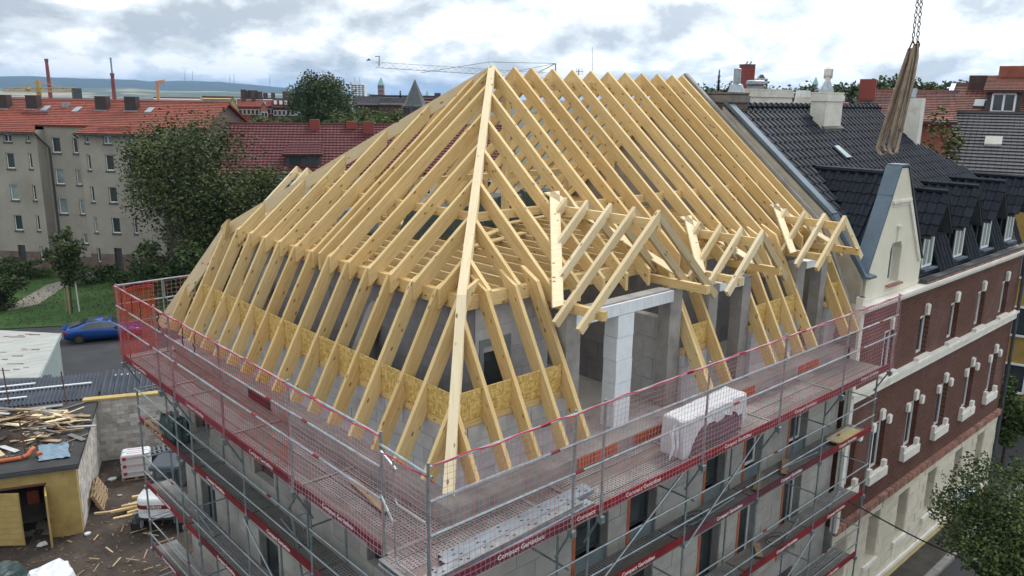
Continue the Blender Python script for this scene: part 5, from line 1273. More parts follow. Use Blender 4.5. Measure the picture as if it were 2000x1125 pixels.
# ---- right hand roofs
t, P, h, ze, zr_ = fhouse('house', 1800, 2160, 223, 352, 47, 13, 'stucco_ochre', 'roof_grey', 'ochre house with a dark grey tiled roof across the side street', 4, 5, first=3.3, storey=3.0, wh=1.5, ww=1.0, tg=.36, tw=.28)
MB().poly([P(-h-.35, -.3, ze-.05), P(-h+.0, -.3, ze-.05), P(-h+.0, 6.5, zr_+.08), P(-h-.35, 6.5, zr_+.08)], (0, 0, .16)).build('metal_verge', 'zinc', t)
z_ = lambda d: ze+(zr_-ze)*d/6.5
MB().poly([P(-h+2.5, 3.0, z_(3.0)+.05), P(-h+3.3, 3.0, z_(3.0)+.05), P(-h+3.3, 3.8, z_(3.8)+.05), P(-h+2.5, 3.8, z_(3.8)+.05)], (0, 0, .12)).build('roof_window', 'block_dull', t)
MB().box(*sum([[P(-h+7, 5.5, 0)[k]-.5, P(-h+7, 5.5, 0)[k]+.5] for k in (0, 1)], []), ze+2, zr_+.5).build('chimney', 'brick_red', t)
t, P, h, ze, zr_ = fhouse('house', 1845, 2180, 168, 228, 60, 12, 'brick_red', 'roof_rust', 'rusty red tiled roof with a white dormer window at the right edge', 0, 0, chim=((-.62, 5, 1.8, 1.0, 'brick_dark'), (-.1, 4, 3.0, 1.9, 'brick_red'), (.2, 4, 2.0, 2.0, 'brick_red')), tg=.34, tw=.30)
z_ = lambda d: ze+(zr_-ze)*d/6
s = -h+(1962-1845)/335*2*h; D_ = P(0, 1, 0)-P(0, 0, 0)
dm = MB().poly([P(s-.95, 1.0, z_(1)-.2), P(s+.95, 1.0, z_(1)-.2), P(s+.95, 1.0, z_(1)+1.35), P(s-.95, 1.0, z_(1)+1.35)], D_*3).build('dormer', 'gutter', t)
roof_plane('roof', P(s-1.2, .6, z_(1)+1.25), P(s+1.2, .6, z_(1)+1.25), P(s+1.2, 4.6, z_(1)+2.3), P(s-1.2, 4.6, z_(1)+2.3), 'roof_rust', t)
fr = MB(); Pq = [P(s-.62, .95, z_(1)-.05), P(s+.62, .95, z_(1)-.05), P(s+.62, .95, z_(1)+1.05), P(s-.62, .95, z_(1)+1.05)]
for k in range(4): fr.beam(Pq[k], Pq[(k+1) % 4], .12, .12, D_)
fr.beam(P(s, .95, z_(1)-.05), P(s, .95, z_(1)+1.05), .12, .12, D_); fr.build('window_frame', 'frame_white', dm); MB().poly([P(s-.6, .97, z_(1)), P(s+.6, .97, z_(1)), P(s+.6, .97, z_(1)+1), P(s-.6, .97, z_(1)+1)], D_*.02).build('pane', 'glass', dm)
s = -h+(1922-1845)/335*2*h; MB().poly([P(s-.6, 1.4, z_(1.4)+.06), P(s+.6, 1.4, z_(1.4)+.06), P(s+.6, 2.7, z_(2.7)+.06), P(s-.6, 2.7, z_(2.7)+.06)], (0, 0, .1)).build('roof_window', 'glass', t)
MB().poly([P(-h-.3, -.4, ze-.1), P(-h+.0, -.4, ze-.1), P(-h+.0, 6, zr_+.02), P(-h-.3, 6, zr_+.02)], (0, 0, .14)).build('verge', 'zinc_pale', t)
for k in range(4):
    c = P(-h-.3+.15*k, .3+.9*k, z_(.3+.9*k)+.5); MB().lathe(c, [(.02, -.1), (.3, .0), (.34, .1)], 9).tube([c, c-V((0, 0, .6))], .03, 5).build('satellite_dish', 'zinc_pale', t)
c = P(h*.05, 4.5, zr_+1.2); MB().lathe(c, [(.05, 0), (.5, .1), (.55, .25)], 10).build('satellite_dish', 'zinc_pale', t)
fhouse('house', 1672, 1862, 180, 232, 49, 12, 'brick_red', 'roof_mottled', 'mottled black and orange tiled roof behind the crane sling', 0, 0, chim=((-.9, 4, .9, 1.2, 'chimney_red'),), tg=.36, tw=.3)
fhouse('house', 1849, 1905, 164, 172, 85, 12, 'stucco_white', 'roof_dark', 'white walled house with a low dark roof behind the rusty roof', 0, 0)
fhouse('house', 1448, 1660, 192, 200, 56, 12, 'chimney_red', 'roof_dark', 'maroon walled building behind the black ridge with the tall chimney', 0, 0)
b_ = at(1455, 190, 62); top = at(1455, 127, 62).z
ct = thing('chimney_stack', (b_.x, b_.y, ze-8), 'tall red tiled chimney tower standing above the right roofs', 'chimney')
mt_ = Matrix.Translation((b_.x, b_.y, 0)) @ Matrix.Rotation(YAW-rad(90)+rad(18), 4, 'Z')
MB().box(-.40, .40, -.4, .4, ze-8, top, mt=mt_).build('shaft', 'chimney_red', ct)
gr_ = MB()
for k in range(12): gr_.box(-.405, .405, -.405, .405, top-.2-k*.26, top-.185-k*.26, mt=mt_)
gr_.build('panel_joint', 'brick_dark', ct, kind='stuff'); MB().box(-.43, .43, -.43, .43, top, top+.05, mt=mt_).build('cap', 'zinc', ct)
for q in (-.15, .15): MB().tube([mt_ @ V((q, 0, top)), mt_ @ V((q+.15, 0, top+.25))], .06, 6).build('flue', 'galv', ct)
b_ = at(1474, 186, 58); cn = thing('vent_unit', (b_.x, b_.y, b_.z-2), 'grey ventilation unit with a round fan grille behind the black ridge', 'vent unit')
MB().box(b_.x-.4, b_.x+.4, b_.y-.4, b_.y+.4, b_.z-2, b_.z+.6).build('case', 'zinc_pale', cn); MB().lathe((b_.x, b_.y, b_.z+.62), [(.5, 0), (.62, .1), (.62, .3), (.5, .36)], 12).build('hood', 'galv', cn)

# ---- cranes
def lattice(mb, a, b_, w_, n, r, side):
    a, b_ = V(a), V(b_); up = V((0, 0, 1)); d = (b_-a)/n; s = V(side)*w_/2
    tops = [a+d*i+up*w_ for i in range(n+1)]; l_ = [a+d*i-s for i in range(n+1)]; r_ = [a+d*i+s for i in range(n+1)]
    for c in (tops, l_, r_): mb.tube([c[0], c[-1]], r, 5)
    for i in range(n):
        mb.tube([l_[i], tops[i], l_[i+1]], r*.6, 4); mb.tube([r_[i], tops[i+1]], r*.6, 4); mb.tube([l_[i], r_[i+1]], r*.6, 4)
cr = at(1085, 154, 118); cj = at(734, 132, 118)
tc_ = thing('tower_crane', (cr.x, cr.y, -10.3), 'tower crane whose thin jib points left above the timber roof', 'crane')
sd_ = V((cj-cr)).normalized().cross(V((0, 0, 1)))
m2 = MB(); lattice(m2, cr, cj, .75, 26, .026, sd_); m2.build('jib', 'galv_deck', tc_, fix=False)
m2 = MB(); m2.tube([V((cr.x, cr.y, -10.3)), cr+V((0, 0, .2))], .5, 4); m2.build('mast', 'crane_yellow', tc_)
apx = at(1085, 124, 118); k1 = at(955, 121, 118)
m2 = MB(); m2.tube([cr, apx], .1, 5); m2.tube([cr+(cj-cr)*.1+V((0, 0, .7)), apx], .06, 5); m2.build('apex_frame', 'crane_yellow', tc_)
pend = MB(); pend.tube([apx, k1, at(822, 142, 118)], .03, 4); pend.tube([apx, at(1000, 141, 118)], .03, 4); pend.tube([k1, at(955, 150, 118)], .03, 4); pend.build('pendant_rope', 'gutter', tc_)
g0 = at(740, 130, 118); m2 = MB().tube([g0, at(741, 110, 118)], .06, 5).tube([at(741, 110, 118), at(732, 110, 118)], .05, 4); m2.build('tip_post', 'gutter', tc_)
g = at(716, 119, 118); tag(MB().poly([g, g+V((.5, -.4, .1)), g+V((.25, -.2, .3))], (0, .05, .05)).build('bird', 'black', origin=g), 'small dark bird left of the crane tip', 'bird')
def far_crane(px, y_t, y_j, pa, pb, dist, mat, label, tip=0):
    b_ = at(px, 194, dist); t = thing('far_crane', (b_.x, b_.y, -10.3), label, 'crane')
    m2 = MB().tube([V((b_.x, b_.y, -10.3)), at(px, y_t, dist)], [1.0, .7], 4); m2.build('mast', mat, t)
    m2 = MB(); a, c = at(pa, y_j+tip, dist), at(pb, y_j-tip, dist); lattice(m2, a, c, 1.3, 14, .16, (c-a).normalized().cross(V((0, 0, 1)))); m2.build('jib', mat, t, fix=False)
    return t
t = far_crane(74, 157, 179, 8, 150, 330, 'crane_yellow', 'yellow tower crane with a long level jib near the leaning chimney')
p = at(150, 181, 330); MB().box(p.x-1.3, p.x+1.3, p.y-1.3, p.y+1.3, p.z-3, p.z+1.5).build('counterweight', 'gutter', t)
p = at(55, 174, 330); MB().lathe(p, [(.6, -.8), (.9, 0), (.6, .8)], 8).build('winch', 'crane_yellow', t)
MB().tube([at(74, 158, 330), at(20, 177, 330)], .12, 4).tube([at(74, 158, 330), at(140, 178, 330)], .12, 4).build('pendant_rope', 'crane_yellow', t)
far_crane(308, 165, 163, 303, 322, 420, 'crane_orange', 'small orange crane on the plain before the hills', 1.5)
p = at(1161, 148, 60); tag(MB().tube([V((p.x, p.y, 3)), at(1157, 92, 60)], [.03, .012], 5).build('antenna_mast', 'gutter', origin=(p.x, p.y, 3)), 'thin whip antenna rising behind the ridge', 'antenna')
p = at(1130, 150, 60); an = thing('roof_antenna', (p.x, p.y, 3), 'small television antenna peeping over the ridge rafters', 'antenna')
MB().tube([V((p.x, p.y, 3)), at(1130, 136, 60)], .025, 5).build('pole', 'gutter', an); m2 = MB(); 
for k in range(5): c = at(1126+k*3, 139+k*.3, 60); m2.tube([c-V((0, 0, .25)), c+V((0, 0, .25))], .012, 4)
m2.tube([at(1124, 139, 60), at(1140, 140, 60)], .015, 4); m2.build('aerial', 'gutter', an)

# ================================================================== TREES AND PLANTS
def tree(name, base, H, crown, label, mats=('leaf_dark',), n=6000, leaf=.16, seed=1, clumps=26, group=None, trunk=.25, cat='tree', flat=False, low=0.0):
    """crown = (rx, ry, rz, centre height)"""
    rr = random.Random(seed); base = V(base); rx, ry, rz, ch = crown; c = base+V((0, 0, ch))
    t = thing(name, base, label, cat, group)
    br = MB(); top = c+V((rr.uniform(-.3, .3), rr.uniform(-.3, .3), rz*.3))
    br.tube([base, base+V((.05, .02, ch*.35)), c-V((0, 0, rz*.2)), top], [trunk, trunk*.8, trunk*.5, trunk*.12], 7)
    cs = []
    for i in range(clumps):
        while True:
            q = V((rr.uniform(-1, 1), rr.uniform(-1, 1), rr.uniform(-1, 1)))
            if .25 < q.length < 1: break
        q = q*(rr.uniform(.78, 1.0) if rr.random() < .72 else rr.uniform(.25, .6))/q.length
        if q.z < -.2: q.x *= .8; q.y *= .8
        p = c+V((q.x*rx*.8, q.y*ry*.8, q.z*rz*.82)); cs.append((p, rr.uniform(.20, .34)))
        if i % 2 == 0:
            s0 = base+V((0, 0, ch*rr.uniform(.35, .95))); br.tube([s0, s0.lerp(p, .5)+V((0, 0, .1*rz*rr.random())), p], [trunk*.35, trunk*.22, trunk*.05], 5)
    br.build('trunk', 'bark', t, fix=False)
    mbs = [MB() for _ in mats]
    for i in range(n):
        p, k = cs[rr.randrange(len(cs))]; g = V((rr.gauss(0, .5), rr.gauss(0, .5), rr.gauss(0, .42)))
        if g.length > .95: g *= .95/g.length*rr.uniform(.6, 1)
        p = p+V((g.x*rx*k*1.25, g.y*ry*k*1.25, g.z*rz*k*1.2)); s = leaf*rr.uniform(.6, 1.35)
        a = V((rr.gauss(0, 1), rr.gauss(0, 1), rr.gauss(0, .6))).normalized(); b_ = a.cross(V((rr.gauss(0, 1), rr.gauss(0, 1), rr.gauss(0, 1)))).normalized()
        m2 = mbs[0 if rr.random() < (.7 if len(mats) > 1 else 2) else 1]
        m2.add([p-a*s, p+b_*s*.55, p+a*s, p-b_*s*.55], [(0, 1, 2, 3)])
    for m2, mm in zip(mbs, mats):
        if m2.v: m2.build('crown', mm, t, fix=False)
    return t
def conifer(px, y_t, y_b, dist, w_px, label, seed):
    rr = random.Random(seed); b_ = at(px, y_b, dist); z1 = at(px, y_t, dist).z; H = z1-b_.z; w_ = w_px*dist/FPX/2
    t = thing('conifer', (b_.x, b_.y, b_.z-6), label, 'tree'); MB().tube([V((b_.x, b_.y, b_.z-6)), V((b_.x, b_.y, z1))], [.3, .03], 5).build('trunk', 'bark', t)
    m2 = MB()
    for i in range(1500):
        f = rr.random()**.8; z = z1-f*(H+3); tier = .65+.35*math.sin(f*42); r = w_*min(f*1.1+.03, 1)*tier*rr.uniform(.3, 1); a = rr.uniform(0, 6.283)
        p = V((b_.x+r*math.cos(a), b_.y+r*math.sin(a), z-r*.25)); s = w_*.16*rr.uniform(.6, 1.3); d = V((math.cos(a), math.sin(a), -.35)); e = V((-math.sin(a), math.cos(a), 0))
        m2.add([p-d*s, p+e*s*.5, p+d*s*1.2, p-e*s*.5], [(0, 1, 2, 3)])
    m2.build('crown', 'leaf_conifer', t, fix=False)
def g0(px, py, d, z=-9.9): p = at(px, py, d); return (p.x, p.y, z)
tree('broad_tree', g0(380, 300, 71), 15, (6.2, 6.2, 6.9, 8.3), 'big olive green tree in front of the grey apartment block', ('leaf_dark', 'leaf_olive'), 27000, .14, 3, 95, trunk=.35)
tree('broad_tree', g0(500, 300, 69), 11, (4.6, 4.6, 5.4, 5.6), 'wide olive tree overlapping the left hip of the timber roof', ('leaf_dark', 'leaf_olive'), 24000, .14, 4, 90, trunk=.3)
tree('broad_tree', g0(330, 300, 66), 8, (3.4, 3.4, 3.4, 3.2), 'low dark bushy tree at the foot of the big olive tree', ('leaf_dark',), 6000, .18, 41, 26, trunk=.2)
tree('round_tree', g0(628, 200, 135), 20, (5.9, 5.9, 6.6, 13.6), 'tall dense round dark tree on the skyline left of the crane', ('leaf_dark',), 34000, .20, 6, 150, trunk=.4)
tree('round_tree', g0(585, 220, 130), 13, (3.2, 3.2, 4.0, 9.2), 'smaller dark tree tucked left of the round skyline tree', ('leaf_dark',), 4000, .26, 61, 24)
for i, (px, d, rx, rz, ch, lb) in enumerate([(672, 112, 3.6, 3.6, 11.0, 'yellow green tree right of the round dark tree'), (715, 108, 4.0, 3.6, 11.3, 'bright green tree below the high rise'), (760, 104, 3.8, 3.6, 11.2, 'bright green tree below the turret'), (800, 112, 3, 3.4, 10.4, 'olive tree under the turret posts'), (500, 150, 4.4, 3.4, 9.6, 'pale olive tree below the yellow gabled house'), (550, 150, 3.8, 3.2, 9.4, 'pale olive tree below the dark red house'), (530, 146, 3.4, 3.0, 8.8, 'dusty green tree between the two pale olive ones')]):
    tree('leafy_tree', g0(px, 220, d), 12, (rx, rx, rz, ch), lb, ('leaf_mid', 'leaf_olive') if i < 4 else ('leaf_olive', 'leaf_mid'), 11000, .20, 20+i, 44)
conifer(782, 177, 192, 300, 16, 'small dark conifer between the church tower and the turret', 3)
conifer(1403, 136, 168, 150, 20, 'tall dark conifer left of the red chimney tower', 4)
conifer(1485, 160, 176, 120, 9, 'narrow dark conifer beside the white high rise', 5)
for i, (px, yt, d, rx) in enumerate([(1382, 163, 150, 4.5), (1436, 160, 150, 2.2), (1515, 164, 150, 3.2), (1540, 166, 145, 3.4), (1570, 160, 150, 3.4), (1636, 155, 150, 4.2), (1672, 155, 155, 4.8), (1705, 157, 150, 4.4), (1752, 142, 150, 5.2), (1735, 160, 140, 4), (1800, 157, 150, 4.6), (1826, 160, 150, 3.6), (1858, 153, 160, 4.6), (1880, 158, 150, 3)]):
    p = at(px, yt, d); H = p.z+9.9; rz = min(H*.42, 7.5); rx *= 1.5
    tree('skyline_tree', (p.x, p.y, -9.9), H, (rx, rx, rz, H-rz), 'dark broadleaf tree on the right skyline, %s' % ['far left by the ridge end', 'slim one just left of the red chimney tower', 'right of the narrow conifer', 'low one above the wide white parapet', 'just left of the small spire', 'first right of the white cowl', 'second right of the white cowl', 'left of the sling', 'tallest, directly behind the sling', 'low one in front of the tallest', 'right of the sling', 'lower one further right of the sling', 'right of the mottled roof', 'beside the white walled house'][i], ('leaf_dark', 'leaf_mid'), 11000, .34, 70+i, 60, 'trees on the right skyline')
p = at(1828, 200, 42); tree('birch', (p.x, p.y, -9.9), 14, (1.5, 1.5, 2.4, 13.6), 'wispy young birch in front of the mottled roof', ('leaf_olive',), 1500, .11, 91, 16, trunk=.06)
p = hitz(141, 612, GZ); tree('sapling', p, 6, (1.6, 1.6, 2.3, 4.3), 'staked young tree on the lawn in front of the block', ('leaf_dark', 'leaf_olive'), 3200, .13, 33, 22, trunk=.07)
st = thing('tree_stakes', (p.x, p.y, GZ), 'wooden stakes round the young lawn tree', 'stakes')
for k in range(3): a = k*2.1; MB().tube([(p.x+.5*math.cos(a), p.y+.5*math.sin(a), GZ), (p.x+.45*math.cos(a), p.y+.45*math.sin(a), GZ+2.2)], .05, 5).build('stake', 'old_wood' if k else 'foil_white', st)
p = hitz(5, 605, GZ); tree('bush', p, 3, (2.2, 2.2, 1.6, 1.5), 'dark round bush at the left edge of the lawn', ('leaf_dark',), 4000, .13, 35, 20, trunk=.1, cat='bush')
for i, (px, py) in enumerate([(60, 545), (200, 552), (265, 556), (300, 566), (20, 540)]):
    p = hitz(px, py, GZ); tree('shrub', p, 1.6, (2.4, 2.4, 1.0, .8), 'low dark shrub at the foot of the apartment block, %s' % ['second from the left', 'middle', 'fourth', 'rightmost', 'leftmost'][i], ('leaf_dark',), 1500, .12, 50+i, 12, 'shrubs along the block', trunk=.05, cat='shrub')
p = at(1990, 1020, 25); tree('street_tree', (p.x, p.y, SZ), 7, (2.4, 2.4, 2.1, p.z-SZ-.1), 'dark street tree reaching in at the lower right corner', ('leaf_dark', 'leaf_mid'), 24000, .058, 37, 60, trunk=.14)
p = at(1975, 800, 41); tree('street_tree', (p.x, p.y, SZ), 5, (1.4, 1.4, 1.9, p.z-SZ), 'small street tree in front of the ochre house', ('leaf_mid', 'leaf_dark'), 3500, .11, 38, 22, trunk=.08)

# ================================================================== CRANE SLING
tp = at(1787, 82, 14); ch = thing('crane_chain', (tp.x, tp.y, tp.z), 'pair of dark steel chains hanging from above at the upper right', 'chain')
bt = at(1728, 300, 14); RV = V((_r.x, _r.y, 0)).normalized(); FV = V((math.cos(YAW), math.sin(YAW), 0))
lm = MB(); pts = []
for k in range(13):
    a = 2*math.pi*k/12; pts.append((math.copysign(min(abs(math.cos(a))*.045, .022), math.cos(a)) if abs(math.sin(a)) < .3 else .026*math.cos(a), 0, .045*math.sin(a)))
pts = [(.020*math.cos(2*math.pi*k/12), 0, .042*math.sin(2*math.pi*k/12)) for k in range(13)]
link_me = lm.tube(pts, .0075, 6, cap=False).mesh('chain_link', 'chain_steel', smooth=True)
for (xa, ya, xb, yb) in ((1783, 78, 1796, -30), (1792, 76, 1803, -30)):
    a, c = at(xa, ya, 14), at(xb, yb, 14); d = (c-a); n = int(d.length/.066)
    for i in range(n):
        p = a+d*(i/n)-W(ch); q = d.to_track_quat('Z', 'Y').to_matrix().to_4x4() @ Matrix.Rotation((i % 2)*math.pi/2+.5, 4, 'Z'); q.translation = p; link('chain_link', link_me, ch, q)
for px in (1780, 1790):
    a = at(px-2, 98, 14); c = at(px+3, 80, 14); MB().tube([c, c+RV*.03+V((0, 0, -.05)), a+RV*.03, a-V((0, 0, .02)), a-RV*.025, c-RV*.02+V((0, 0, -.05)), c], .013, 6).build('shackle', 'chain_steel', ch, fix=False)
sl = thing('lifting_sling', (bt.x, bt.y, bt.z), 'worn beige webbing sling hanging slack from the chains', 'sling')
def strap(pts, w_, tw0, tw1):
    m2 = MB(); n = len(pts); vs = []
    for i, p in enumerate(pts):
        d = (V(pts[min(i+1, n-1)])-V(pts[max(i-1, 0)])).normalized(); a = tw0+(tw1-tw0)*i/(n-1); s = (RV*math.cos(a)+FV*math.sin(a)); s = (s-d*s.dot(d)).normalized()*w_/2; nn = d.cross(s).normalized()*.006
        vs += [V(p)-s-nn, V(p)+s-nn, V(p)+s+nn, V(p)-s+nn]
    fs = [(i*4+k, i*4+(k+1) % 4, (i+1)*4+(k+1) % 4, (i+1)*4+k) for i in range(n-1) for k in range(4)]
    m2.add(vs, fs); return m2.build('webbing_strap', 'strap_sling', sl, smooth=True)
def loop(xa, ya, xl, xr, yb, off, w_, tw):
    P_ = [at(xa, ya, 14+off*.3)]
    for f in (.25, .5, .75): P_.append(at(xa+(xl-xa)*f-2*math.sin(f*3), ya+(yb-14-ya)*f, 14+off))
    P_ += [at(xl-2, yb-14, 14+off), at(xl+1, yb-4, 14+off), at((xl+xr)/2, yb, 14+off), at(xr-1, yb-5, 14+off), at(xr+1, yb-16, 14-off)]
    for f in (.3, .6, .85): P_.append(at(xr+(xa+6-xr)*f+3*math.sin(f*3), (yb-16)+(ya-yb+16)*f, 14-off*.5))
    P_.append(at(xa+3, ya, 14))
    strap(P_, w_, tw, tw+.5)
loop(1778, 95, 1716, 1737, 303, .0, .075, .1); loop(1782, 94, 1727, 1746, 297, .07, .07, .5); loop(1787, 90, 1738, 1752, 302, -.07, .06, .0)
loop(1790, 86, 1741, 1762, 262, .05, .06, .3)

# ================================================================== THE YARD
# ---- garage with the debris heap on its flat roof
GU = V((-.93, .36, 0)).normalized(); GV = V((.36, .93, 0)).normalized(); GO = V((-.73, 21.44, 0))
GM = Matrix(((GU.x, GV.x, 0, GO.x), (GU.y, GV.y, 0, GO.y), (0, 0, 1, 0), (0, 0, 0, 1)))       # u leftwards along the front, v back
GT = -7.2
gar = thing('garage', (GO.x, GO.y, GZ), 'old flat roofed garage with yellow front and open doors in the dirt yard', 'garage')
def gbox(u0, u1, v0, v1, z0, z1, mb=None): return (mb or MB()).box(u0, u1, v0, v1, z0, z1, mt=GM)
def gadd(t, mb=None):
    mb = mb or MB(); mb.add([GM @ p for p in t.v], t.f, 0); return mb
t_ = MB(); wall_x(t_, 0, 6.5, 0, .28, GZ-.1, GT-.002, [(1.05, 2.75, GZ-.2, GT-.55), (3.6, 5.6, GZ-.2, GT-.55)]); gadd(t_).build('front_wall', 'yellow_paint', gar)
gbox(.0, .26, .285, 7.6, GZ-.1, GT-.002).build('mortar', 'mortar', gar); gbox(6.2, 6.5, .285, 7.6, GZ-.1, GT-.002).build('wall', 'white_block_wall', gar); gbox(.27, 6.19, 7.3, 7.6, GZ-.1, GT-.002).build('wall', 'white_block_wall', gar)
gbox(.3, 6.2, .3, 7.3, GZ-.08, GZ+.04).build('floor', 'concrete_dark', gar)
ang = math.atan2(GV.y, GV.x)
for k in range(12):
    z0 = GZ+k*.222; s = .29-(.2 if k % 2 else 0)
    while s < 7.6:
        a, b_ = max(s, .29), min(s+.42, 7.6); s += .42
        if b_-a < .06: continue
        j = R.uniform(-.006, .006); gbox(-.012+j, .1, a+.006, b_-.006, z0+.006, z0+.216).build('block', 'white_block_wall', gar)
gbox(-.12, 6.7, -.16, 7.75, GT, GT+.16).build('roof_slab', 'felt', gar)
gbox(-.13, 6.71, -.2, -.155, GT-.02, GT+.12).build('fascia', 'gutter', gar)
gbox(1.0, 2.8, -.02, .0, GT-.55, GT-.47).build('lintel_edge', 'rust', gar)
def door(u, v_, w_, angd, label):
    m2 = GM @ Matrix.Translation((u, v_, 0)) @ Matrix.Rotation(rad(angd), 4, 'Z'); d_ = None
    d_ = MB().box(0, w_, -.02, .02, GZ+.03, GT-.6, mt=m2).build('door', 'yellow_paint', gar, label=label)
    for k in range(9): MB().box(.03, w_-.03, -.034, .034, GZ+.06+k*.225, GZ+.27+k*.225, mt=m2).build('door_board', 'yellow_paint', d_)
    MB().box(w_-.12, w_-.06, -.08, -.04, GZ+1.0, GZ+1.18, mt=m2).build('handle', 'rust', d_)
door(2.75, -.03, .95, 197, 'faded yellow board door folded back'); door(1.05, -.03, .85, -100, 'narrow yellow door standing open edge on')
o = gbox(1.9, 2.3, 3.0, 3.3, GZ+.05, GZ+.6).build('cardboard_box', 'clay_orange', None, 'brown cardboard box inside the open garage', 'box', origin=GM @ V((2.1, 3.1, GZ+.05)))
# roof things
rz0 = GT+.17
rr = random.Random(77)
mats = ['timber_pale', 'old_wood', 'timber_grey', 'old_wood', 'old_wood', 'block', 'deck_wood', 'brown_plastic', 'deck_wood']
for i in range(170):
    u, v_ = rr.gauss(2.4, 1.3), rr.gauss(3.9, 1.0)
    if not (.2 < u < 6.2 and 1.9 < v_ < 6.4): continue
    hgt = max(0, .85*math.exp(-((u-2.6)/1.6)**2-((v_-3.9)/1.0)**2)); L = rr.uniform(.35, 1.5); a = rr.gauss(.2, .6) if rr.random() < .7 else rr.uniform(0, 3.1)
    d = V((math.cos(a), math.sin(a), rr.uniform(-.15, .15)))*L/2; c = V((u, v_, rz0+.06+hgt*rr.uniform(.6, 1.1)))
    if abs(d.z) > c.z-rz0-.02: d.z *= .3
    mm_ = rr.choice(mats)
    o = beam_obj('broken_board', GM @ (c-d), GM @ (c+d), rr.choice([.06, .1, .14, .2]), rr.choice([.02, .03, .05]), mm_, None); 
    ln = 'long' if L > 1.1 else 'short' if L < .65 else 'broken'; cn = {'timber_pale': 'pale yellow', 'old_wood': 'brown', 'timber_grey': 'greyish', 'block': 'whitish', 'deck_wood': 'dark grey', 'brown_plastic': 'blackish'}[mm_]
    tag(o, '%s %s board %s of the heap on the garage roof' % (ln, cn, 'at the left end' if u > 3.4 else 'at the right end' if u < 1.5 else 'at the back' if v_ > 4.6 else 'at the front' if v_ < 3.2 else 'in the middle'), 'board', 'broken boards heaped on the garage roof')
mb = MB()
for i in range(700):
    u, v_ = rr.gauss(2.4, 1.3), rr.gauss(3.5, 1.0)
    if not (.1 < u < 6.3 and 1.2 < v_ < 6.6): continue
    hgt = .5*math.exp(-((u-2.6)/1.5)**2-((v_-3.8)/1.0)**2); c = GM @ V((u, v_, rz0+hgt*rr.uniform(.2, 1))); a = rr.uniform(0, 6.3); L = rr.uniform(.04, .22); d = V((math.cos(a), math.sin(a), rr.uniform(-.4, .4)))*L/2
    mb.beam(c-d, c+d, rr.uniform(.02, .09), rr.uniform(.01, .04))
tag(mb.build('debris', 'chip', fix=False), 'small splinters and rubble under the boards on the garage roof', None, None, 'stuff')
bundle_ = bundle
mb = MB(); n = 12; vs = []
for j in range(n+1):
    for i in range(n+1):
        u, v_ = .9+3.8*i/n, 2.2+2.9*j/n; e = max(0, 1-((i/n-.5)*2)**2)*max(0, 1-((j/n-.5)*2)**2)
        vs.append(GM @ V((u, v_, rz0-.01+.6*e+(rr.uniform(-.05, .05) if e else 0))))
mb.add(vs, [(j*(n+1)+i, j*(n+1)+i+1, (j+1)*(n+1)+i+1, (j+1)*(n+1)+i) for j in range(n) for i in range(n)]); tag(mb.build('spoil_heap', 'dirt', fix=True), 'dark earth heap under the boards on the garage roof', None, None, 'stuff')
def gtube(pts, r, mat, name, label, cat, n=9, group=None): 
    q = [GM @ V(p) for p in pts]; return tag(MB().tube(q, r, n).build(name, mat, fix=False, origin=q[0]), label, cat, group)
gtube([(3.6, .75, rz0+.08), (1.85, .9, rz0+.08)], .075, 'pipe_orange', 'drain_pipe', 'long orange drain pipe lying along the garage roof edge', 'pipe')
gtube([(1.80, .92, rz0+.08), (1.66, 1.0, rz0+.12), (1.58, 1.15, rz0+.22), (1.5, 1.3, rz0+.24)], .08, 'pipe_orange', 'pipe_bend', 'short orange pipe bend beside the long drain pipe', 'pipe')
gtube([(1.25, .95, rz0+.08), (1.35, 1.1, rz0+.1)], .09, 'pipe_orange', 'pipe_socket', 'small orange pipe socket on the blue film', 'pipe')
gtube([(4.0, 3.5, rz0+.35), (3.9, 4.9, rz0+.4)], .08, 'pipe_orange', 'drain_pipe', 'upright leaning pinkish pipe at the left end of the heap', 'pipe'); gtube([(3.75, 3.4, rz0+.35), (3.65, 4.8, rz0+.4)], .08, 'pipe_orange', 'drain_pipe', 'second pinkish pipe at the left end of the heap, right of the first', 'pipe')
for i, (u, v_, h) in enumerate(((1.75, 1.1, 1.45), (1.1, 6.5, 1.5), (3.4, 7.2, 1.7))):
    gtube([(u, v_, rz0), (u+.06, v_+.02, rz0+h)], .03, 'rust', 'iron_post', 'rusty iron post standing on the garage roof, %s' % ['beside the pipe bend', 'at the back by the corrugated roof', 'at the left back'][i], 'post', 6)
mb = MB(); vs = []
for j in range(9):
    for i in range(9):
        u, v_ = .35+1.0*i/8, .5+1.5*j/8; vs.append(GM @ V((u+.25*(j/8-.5)+rr.uniform(-.03, .03), v_+rr.uniform(-.03, .03), rz0+.03+rr.uniform(0, .05))))
mb.add(vs, [(j*9+i, j*9+i+1, (j+1)*9+i+1, (j+1)*9+i) for j in range(8) for i in range(8)]); o = mb.build('plastic_film', 'tarp_blue', None, 'crumpled blue plastic film on the front corner of the garage roof', 'plastic film', origin=GM @ V((.8, 1.2, rz0)))
o = beam_obj('grey_plank', GM @ V((1.2, 6.2, rz0+.1)), GM @ V((2.6, 6.0, rz0+.14)), .28, .05, 'galv_deck', None); tag(o, 'grey metal plank lying at the back of the garage roof', 'plank')
